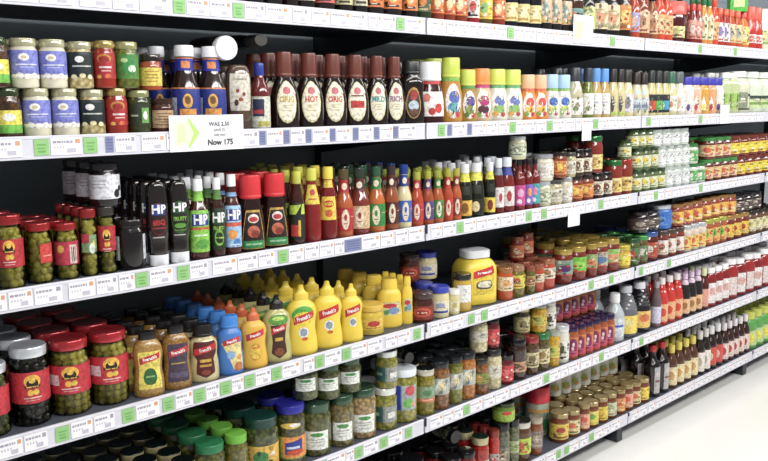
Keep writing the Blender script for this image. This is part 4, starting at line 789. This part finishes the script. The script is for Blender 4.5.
# shelf 2
E(1, 'yg', -10, 19, rows=2); E(1, 'lilac lilac', 19, 77, 2, rows=2); E(1, 'black', 77, 103, rows=2); E(1, 'redgold', 103, 125, rows=2); E(1, 'dkgrn', 125, 149, rows=2); E(1, 'beige', 149, 172, rows=1)
E(1, 'yg', -22, 6, rows=1, z=.1, layer=1); E(1, 'lilac lilac', 6, 65, 2, rows=2, z=.1, layer=1); E(1, 'black', 65, 91, rows=2, z=.1, layer=1); E(1, 'redgold', 91, 113, rows=2, z=.101, layer=1); E(1, 'grngold', 113, 137, rows=2, z=.101, layer=1)
E(1, 'yelorg', 138, 160, rows=1, z=.079, layer=1)
E(1, 'bluor', 146, 170, 1, rows=5, y=.09, layer=3)
E(1, 'bluor bluor', 173, 228, 2, rows=5); E(1, 'invbrown', 226, 250, rows=2); E(1, 'bluecap', 250, 269, rows=1, wmax=.056)
E(1, 'bbq1 bbq2 bbq3 bbq4', 274, 369, 4, rows=3); E(1, 'bbq5 bbq6', 369, 405, 2, rows=3); E(1, 'tear', 405, 425, rows=3); E(1, 'straw', 425, 446, rows=3)
for a in [('dr1', 446, 463), ('dr2', 463, 477), ('dr3', 477, 493), ('dr4 dr4', 493, 524, 2), ('dr5 dr5', 524, 548, 2), ('dr6 dr6', 548, 572, 2), ('dg1', 572, 584), ('dg2', 584, 592), ('dg3 dg3', 592, 609, 2),
          ('dg4 dg4', 609, 624, 2), ('dg5', 624, 633), ('dg6 dg6', 633, 648, 2), ('dg7 dg8 dg9', 648, 669, 3), ('dg10', 669, 677), ('dg11', 677, 686), ('dp1 dp2 dp3 dp4', 686, 724, 5), ('grnw', 724, 739, 2), ('wblk', 739, 752, 1), ('wgrn', 752, 776, 2)]:
    E(1, *a, rows=3)
# shelf 3
E(2, 'ol1', -8, 22, rows=3, y=.028); E(2, 'ol2', 22, 51, rows=4, y=.04); E(2, 'ol3', 51, 76, rows=4, y=.04); E(2, 'ol4', 76, 95, rows=4, y=.04); E(2, 'ol5', 95, 114, rows=5, y=.04)
E(2, 'dkjar', 114, 144, rows=3, y=.03); E(2, 'dkjar', 114, 141, rows=3, y=.03, z=.116, h=.09, layer=1); E(2, 'dkjar2', 94, 126, rows=4, y=.04, z=.15, h=.095, layer=1, wmax=.066)
E(2, 'hpi1', 144, 166, rows=5, wmax=.062); E(2, 'hpi2', 166, 187, rows=5, wmax=.062); E(2, 'hpg1', 187, 207, rows=5); E(2, 'hpg2', 207, 222, rows=5); E(2, 'hpg3', 222, 239, rows=5)
E(2, 'redcap redcap', 239, 288, 2, rows=3); E(2, 'ykale', 288, 303, rows=5); E(2, 'ketch1', 303, 320, rows=5); E(2, 'ketch2', 320, 336, rows=4)
for a in [('nn1', 336, 352), ('nn2', 352, 369), ('nn3', 369, 384), ('nn4', 384, 397), ('nn5', 397, 410), ('nn6', 410, 421), ('nn7', 421, 431), ('nn8', 431, 441), ('nn6', 441, 450), ('nn9', 450, 459), ('st1', 459, 471), ('st2', 471, 484), ('st3', 484, 493), ('rw1', 493, 502), ('rw2', 502, 514), ('pk1', 514, 523), ('pk2', 523, 530), ('pk3', 530, 538)]:
    E(2, *a, rows=4)
for a in [('cj1', 538, 551), ('cj2', 551, 562), ('cj3', 562, 572), ('oy1 oy1', 572, 594, 2), ('bc1 bc1', 594, 612, 2), ('ry1 ry2', 612, 633, 2), ('sf1', 633, 665, 4), ('wl1', 665, 690, 3), ('gl1', 690, 706, 2), ('go1', 706, 739, 4), ('yr1', 739, 780, 5)]:
    E(2, *a, rows=3)
for a in [('cj3', 541, 556, 1, .096), ('oy1', 556, 566, 1, .096), ('cj2', 566, 574, 1, .096), ('bc1', 574, 591, 2, .096), ('ry1 ry2', 592, 615, 2, .101), ('sf1', 626, 658, 4, .091), ('wl1', 658, 690, 4, .091), ('gl1', 690, 700, 1, .091), ('go1', 700, 733, 4, .101), ('yr1', 733, 778, 5, .101)]:
    ks, p0, p1, n, z = a
    E(2, ks, p0, p1, n, rows=2, z=z, layer=1, y=.028)
E(2, 'sf1', 623, 653, 4, rows=1, z=.182, layer=2, y=.028, h=.075); E(2, 'wl1', 653, 690, 4, rows=1, z=.182, layer=2, y=.028, h=.07)
E(2, 'cj1', 507, 526, z=.187, layer=2, y=.03, h=.08, wmax=.06)
# shelf 4
E(3, 'bo3', -30, 8, rows=2, y=.04); E(3, 'bo1', 9, 50, rows=4, y=.045); E(3, 'bo2 bo2', 50, 130, 2, rows=4, y=.045)
E(3, 'sb1', 131, 161, rows=5, y=.03); E(3, 'sb2', 161, 189, rows=5, y=.03); E(3, 'sb3', 189, 217, rows=5, y=.03); E(3, 'bl1', 217, 241, rows=6, y=.03); E(3, 'or1', 241, 265, rows=6, y=.03)
E(3, 'gb1', 265, 290, rows=5, y=.03); E(3, 'yl1', 290, 317, rows=5, y=.03); E(3, 'yl2', 317, 342, rows=5, y=.03); E(3, 'yl3', 342, 361, rows=2, y=.03)
E(3, 'yj1', 364, 387, rows=3, y=.04); E(3, 'yj2', 384, 404, rows=4, y=.059); E(3, 'yj2', 404, 413, rows=4, y=.059); E(3, 'rdj', 413, 432, rows=3, y=.03); E(3, 'mbl', 432, 447, rows=2, y=.03); E(3, 'mwl', 447, 456, rows=2, y=.03); E(3, 'mdk', 456, 470, rows=1, y=.03, wmax=.074)
E(3, 'jugy', 471, 501, rows=1, y=.042)
for a in [('s4a', 501, 512), ('s4b', 512, 525), ('s4c', 525, 533), ('s4d', 533, 543), ('s4e', 543, 555)]: E(3, *a, rows=3, y=.03)
E(3, 'sl6', 540, 556, rows=3, y=.13, layer=3, wmax=.08)
E(3, 'sl1', 561, 574, rows=5, y=.03, wmax=.08)
for a in [('sl2', 575, 588), ('sl3', 588, 597), ('sl4', 597, 609), ('sl5', 609, 621)]: E(3, *a, rows=5, y=.03)
for a in [('y6', 621, 631), ('gn1', 631, 640), ('gn2', 640, 648), ('rb1', 648, 660), ('wb1', 660, 684, 3), ('wo1', 684, 706, 3), ('gg1', 706, 727, 3), ('yy1', 727, 750, 3), ('cc1', 750, 782, 5)]: E(3, *a, rows=3, y=.03)
# stacks on shelf 4
E(3, 'rdj', 404, 420, z=.093, layer=1, y=.125); E(3, 'mbl', 418, 438, z=.101, layer=1, y=.12, h=.09, wmax=.075)
for a in [('upr', 503, 532, 3, .115)]: E(3, a[0], a[1], a[2], a[3], z=a[4]-.014, layer=1, y=.1, rows=1)
E(3, 'upd', 640, 662, 2, z=.13, layer=1, y=.05, h=.09); E(3, 'upb', 662, 676, 1, z=.126, layer=1, y=.05); E(3, 'up1', 676, 738, 7, z=.126, layer=1, y=.05); E(3, 'upd', 738, 764, 3, z=.126, layer=1, y=.05)
# shelf 5
E(4, 'bk1', 60, 196, 5, rows=5, y=.04); E(4, 'gk1', 196, 225, rows=4, y=.03); E(4, 'gk2', 225, 247, rows=4, y=.03); E(4, 'gk3', 250, 281, rows=3, y=.03); E(4, 'bp1', 281, 307, rows=2, y=.03)
E(4, 'wp1', 307, 333, rows=2, y=.03); E(4, 'wp2', 333, 355, rows=2, y=.03); E(4, 'wp3', 355, 378, rows=2, y=.03); E(4, 'tl1', 378, 398, rows=2, y=.03); E(4, 'wb5', 398, 419, rows=2, y=.03)
E(4, 'wp4 wp4 wp4', 296, 362, 3, rows=1, y=.04, z=.146, layer=1); E(4, 'tl1', 370, 398, rows=1, y=.03, z=.131, layer=1, h=.115, wmax=.07)
for a in [('gs5', 419, 434), ('pt1', 434, 449), ('pt2', 449, 461), ('pt3', 461, 475)]: E(4, *a, rows=3, y=.03)
for a in [('mx5', 475, 488), ('wn5', 488, 501), ('rd5', 501, 513), ('dk5', 513, 527), ('rl5', 527, 538), ('gl5', 538, 549), ('yv5', 549, 558), ('wc5', 558, 568), ('pu5', 568, 613, 6)]: E(4, *a, rows=3, y=.03)
E(4, 'wn5', 474, 487, z=.126, layer=1, y=.05, h=.12, wmax=.075); E(4, 'rd5', 487, 498, z=.141, layer=1, y=.05); E(4, 'b6b', 498, 508, z=.15, layer=1, y=.05, h=.1)
E(4, 'bk1', 522, 533, z=.151, layer=1, y=.06, h=.1); E(4, 'yv5', 533, 544, z=.141, layer=1, y=.05, h=.11); E(4, 'wc5', 544, 553, z=.141, layer=1, y=.05, h=.11); E(4, 'pu5', 553, 594, 5, z=.131, layer=1, y=.1, h=.115)
for a in [('cw6', 614, 626), ('cw7', 626, 640), ('bk6', 640, 653), ('gr6', 653, 659), ('re6', 659, 682, 3), ('pc6', 682, 701, 3), ('kb6', 701, 707), ('sy6', 707, 728, 3), ('sy7 sy6', 728, 785, 7)]: E(4, *a, rows=2, y=.03)
E(4, 'cw5', 594, 618, 2, rows=1, y=.25, layer=3, wmax=.07)
# shelf 6
for a in [('b6e', 385, 426, 2), ('b6a', 426, 446), ('b6b', 446, 461), ('b6b', 461, 475), ('b6c', 475, 488), ('b6d', 488, 496), ('b6e', 496, 508), ('b6f', 508, 517), ('b6g', 517, 531), ('b6h', 531, 541)]: E(5, *a, rows=3 if a[1] < 517 else 1, y=.03)
E(5, 'tub6', 535, 552, 1, rows=2, y=.1, wmax=.1, layer=3)
E(5, 'lime6', 501, 516, 1, z=.181, layer=1, y=.03, h=.07)
for a in [('g1', 557, 569), ('g2', 569, 580), ('g3', 580, 588), ('g4', 588, 598), ('g5', 598, 607), ('g6', 607, 616), ('g7', 616, 624), ('g3', 624, 632), ('g2', 632, 640), ('g5', 640, 649)]: E(5, *a, rows=5, y=.03)
E(5, 'pw6', 551, 634, 9, z=.112, layer=1, y=.15, h=.11)
for a in [('vr6', 651, 669, 2), ('cr6', 669, 697, 4), ('cr7', 697, 709, 2), ('rd6', 709, 722, 2), ('pe6', 722, 749, 5), ('gp6', 749, 790, 6)]: E(5, *a, rows=3, y=.03)
E(5, 'dk6', 634, 650, 2, layer=3, y=.25, h=.2, wmax=.08)

# settle: no two neighbours of one shelf and layer may overlap
for s in range(6):
    for L in range(3):
        row = sorted([i for i in ITEMS if i['s'] == s and i['layer'] == L], key=lambda i: i['x'])
        for _ in range(400):
            mv = 0
            for a, b in zip(row, row[1:]):
                if abs(a['y']-b['y']) > .08: continue
                gap = b['x']-a['x']-(a['ex']+b['ex'])/2-.0035
                if gap < -1e-5: a['x'] += gap/2; b['x'] -= gap/2; mv = 1
            if not mv: break
# columns per (kind, shelf, layer) for the labels
cols = {}
for it in ITEMS:
    cols.setdefault((it['k'], it['s']), []).append(it)
for key, l in cols.items():
    l.sort(key=lambda i: (i['layer'], i['x']))
    for i, it in enumerate(l): it['ci'] = i; it['cn'] = len(l)
SHW = ['top shelf', 'second shelf', 'third shelf', 'fourth shelf', 'fifth shelf', 'bottom shelf']
TPL = {}
def place(it, row, x, y, z, rz):
    k = it['k']; kd = K[k]
    key = (k, round(it['W'], 4), round(it['h'], 4))
    r = empty(kd['name'], (x, y, z)); r.rotation_euler = (0, 0, rz)
    seg = 28 if x < 2.2 else 18
    if key not in TPL:
        parts, R, q = build(k, it['W'], it['h'], seg)
        made = {}; TPL[key] = []
        for p in parts:
            o = mesh_obj(p[0], p[1], p[2], made[p[4]] if len(p) > 4 else r, p[3])
            made[p[0]] = o; TPL[key].append(o)
            if p[0] == 'olives': o['kind'] = 'stuff'
    else:
        new = {}
        for o in TPL[key]:
            c = o.copy(); COL.objects.link(c); c.parent = new.get(o.parent, r); new[o] = c
    return r
n_items = 0
done = []
cand = []
for n_, it in enumerate(ITEMS):
    kd = K[it['k']]
    rows = min(it['rows'], int((BACK-.045-it['y'])/(it['ey']+.005)))
    it['nrows'] = rows
    for rw in range(rows):
        cand.append(((it['layer'] % 3)*10+(it['layer'] != 3)*(rw > 0)*2, n_, rw, it, it['y']+it['ey']/2+rw*(it['ey']+.005)))
cand.sort(key=lambda c: c[:3])
kept = []
for pri, n_, rw, it, y in cand:
    zb = it['z']
    if zb > .02:       # something must stand below it: rest on its highest point
        sup = [a1 for (s_, x2, y2, ex2, ey2, a0, a1) in kept if s_ == it['s'] and abs(x2-it['x']) < (ex2+it['ex'])/2-.01 and abs(y2-y) < (ey2+it['ey'])/2-.01 and abs(a1-zb) < (.026 if it['layer'] == 1 else .06)]
        if not sup: print('unsupported', it['k'], it['s'], rw); continue
        zb = max(sup)+.0006
    hh = min(it['h'], .272-zb) if it['s'] else it['h']
    if hh < it['h']*.75: print('too tall', it['k'], it['s'], zb); continue
    if hh < it['h']: it = dict(it); it['h'] = hh
    z0, z1 = zb, zb+it['h']
    bad = False
    for (s_, x2, y2, ex2, ey2, a0, a1) in kept:
        if s_ == it['s'] and min(z1, a1)-max(z0, a0) > .004:
            ox = (it['ex']+ex2)/2-abs(it['x']-x2); oy = (it['ey']+ey2)/2-abs(y-y2)
            if ox > .004 and oy > .004:
                if it['q'] == 1 and math.hypot(it['x']-x2, y-y2) > (it['ex']+ex2)/2-.002: continue
                bad = True
                break
    if bad: continue
    kept.append((it['s'], it['x'], y, it['ex'], it['ey'], z0, z1))
    kd = K[it['k']]
    rg = random.Random(int(it['x']*1000)*7+rw*31+it['s'])
    phi = math.atan2(it['x'], y+CAM_D)
    tn = TURN(kd['shape'])
    rz = -phi*tn+(rg.uniform(-.14, .14) if tn == .8 else rg.uniform(-.02, .02))
    r = place(it, rw, it['x'], y, DECK[it['s']]+zb, rz)
    done.append((r, it, n_, rw))
    n_items += 1
groups = {}
for r, it, n_, rw in done: groups.setdefault((it['k'], it['s'], it['layer'] % 3), {}).setdefault(round(it['x'], 3), []).append((rw, r))
for (k, s_, ly), cs in groups.items():
    kd = K[k]
    xs = sorted(cs)
    for i, x in enumerate(xs):
        rws = sorted(cs[x], key=lambda q: q[0])
        for j, (rw, r) in enumerate(rws):
            tail = ''
            if len(xs) > 1: tail += ', %s from left' % ORD[i]
            if len(rws) > 1: tail += ', front' if j == 0 else ', %s back' % ORD[j]
            if ly: tail += ', stacked' if ly == 1 else ', topmost'
            tail += ', '+SHW[s_]
            look = kd['look']
            while len((look+tail).split()) > 16 and ',' in look: look = look[:look.rindex(',')]
            tag(r, look+tail, kd['cat'], kd['name'].replace('_', ' ')+'s on the '+SHW[s_])
def lying(k, s, px, top, W, h, label, y0):
    x = X_of(px, y0, DECK[s]+top)
    it = dict(k=k, W=W, h=h, q=1)
    r = place(it, 0, x, y0+h, DECK[s]+top+W/2*SH[K[k]['shape']][2]+.002, 0)
    r.rotation_euler = (PI/2, 0, -.12)
    r.location = (x-.0, y0, DECK[s]+top+W/2*SH[K[k]['shape']][2]+.002)
    d_ = r.rotation_euler.to_matrix() @ Vector((0, 0, 1)); r.location -= d_*h
    tag(r, label, K[k]['cat'])
lying('lyw', 1, 228, .164, .062, .17, 'white-capped bottle lying on the brown squeeze bottles, second shelf', .012)
lying('dr_dark', 1, 262, .201, .05, .19, 'dark bottle lying on its side on the brown-capped sauce bottles', .05)
lying('b6e', 5, 455, .162, .05, .12, 'grey-ended jar lying on its side above the red pepper jars', .05)
lying('b6e', 4, 409, .172, .04, .12, 'small jar lying on its side above the blue-labelled pickle jar', .05)
bm = bmesh.new(); box(bm, -.04, .04, -.03, .03, 0, .075, 0, .002)
g = empty('green_carton', (X_of(738, .06, DECK[0]+.2), .06, DECK[0]+.1706)); g.rotation_euler = (0, 0, -.9)
mesh_obj('carton_body', bm, 'paper:3ccc2c', g)
bm = bmesh.new(); box(bm, -.025, .025, -.0312, -.0302, .02, .055); mesh_obj('label', bm, 'paper:d8f0a0', g)
tag(g, 'bright green carton lying on the orange-topped bottles, top shelf', 'carton')
print('ITEMS', n_items)

# ------------------------------------------------------------------ light
w = bpy.data.worlds.new('world'); sc.world = w; w.use_nodes = True
w.node_tree.nodes['Background'].inputs[0].default_value = (.93, .96, 1, 1)
w.node_tree.nodes['Background'].inputs[1].default_value = .28
def area(name, loc, size, sy, power, target):
    l = bpy.data.lights.new(name, 'AREA'); l.shape = 'RECTANGLE'; l.size = size; l.size_y = sy; l.energy = power
    l.color = (1, .985, .96)
    o = bpy.data.objects.new(name, l); COL.objects.link(o); o.location = loc
    o.rotation_euler = (Vector(target)-Vector(loc)).to_track_quat('-Z', 'Y').to_euler()
    return o
area('ceiling_lamp_near', (1.2, -2.4, 2.7), 3.0, .35, 60, (1.2, 0, .9))
area('ceiling_lamp_far', (4.6, -2.2, 2.7), 3.2, .35, 60, (4.6, 0, .8))
area('ceiling_lamp_aisle', (2.5, -1.0, 3.0), 6.0, .3, 52, (2.5, -1.0, 0))
sc.view_settings.view_transform = 'Standard'; sc.view_settings.look = 'None'
sc.view_settings.gamma = 1; sc.view_settings.use_curve_mapping = False
sc.view_settings.exposure = -.03
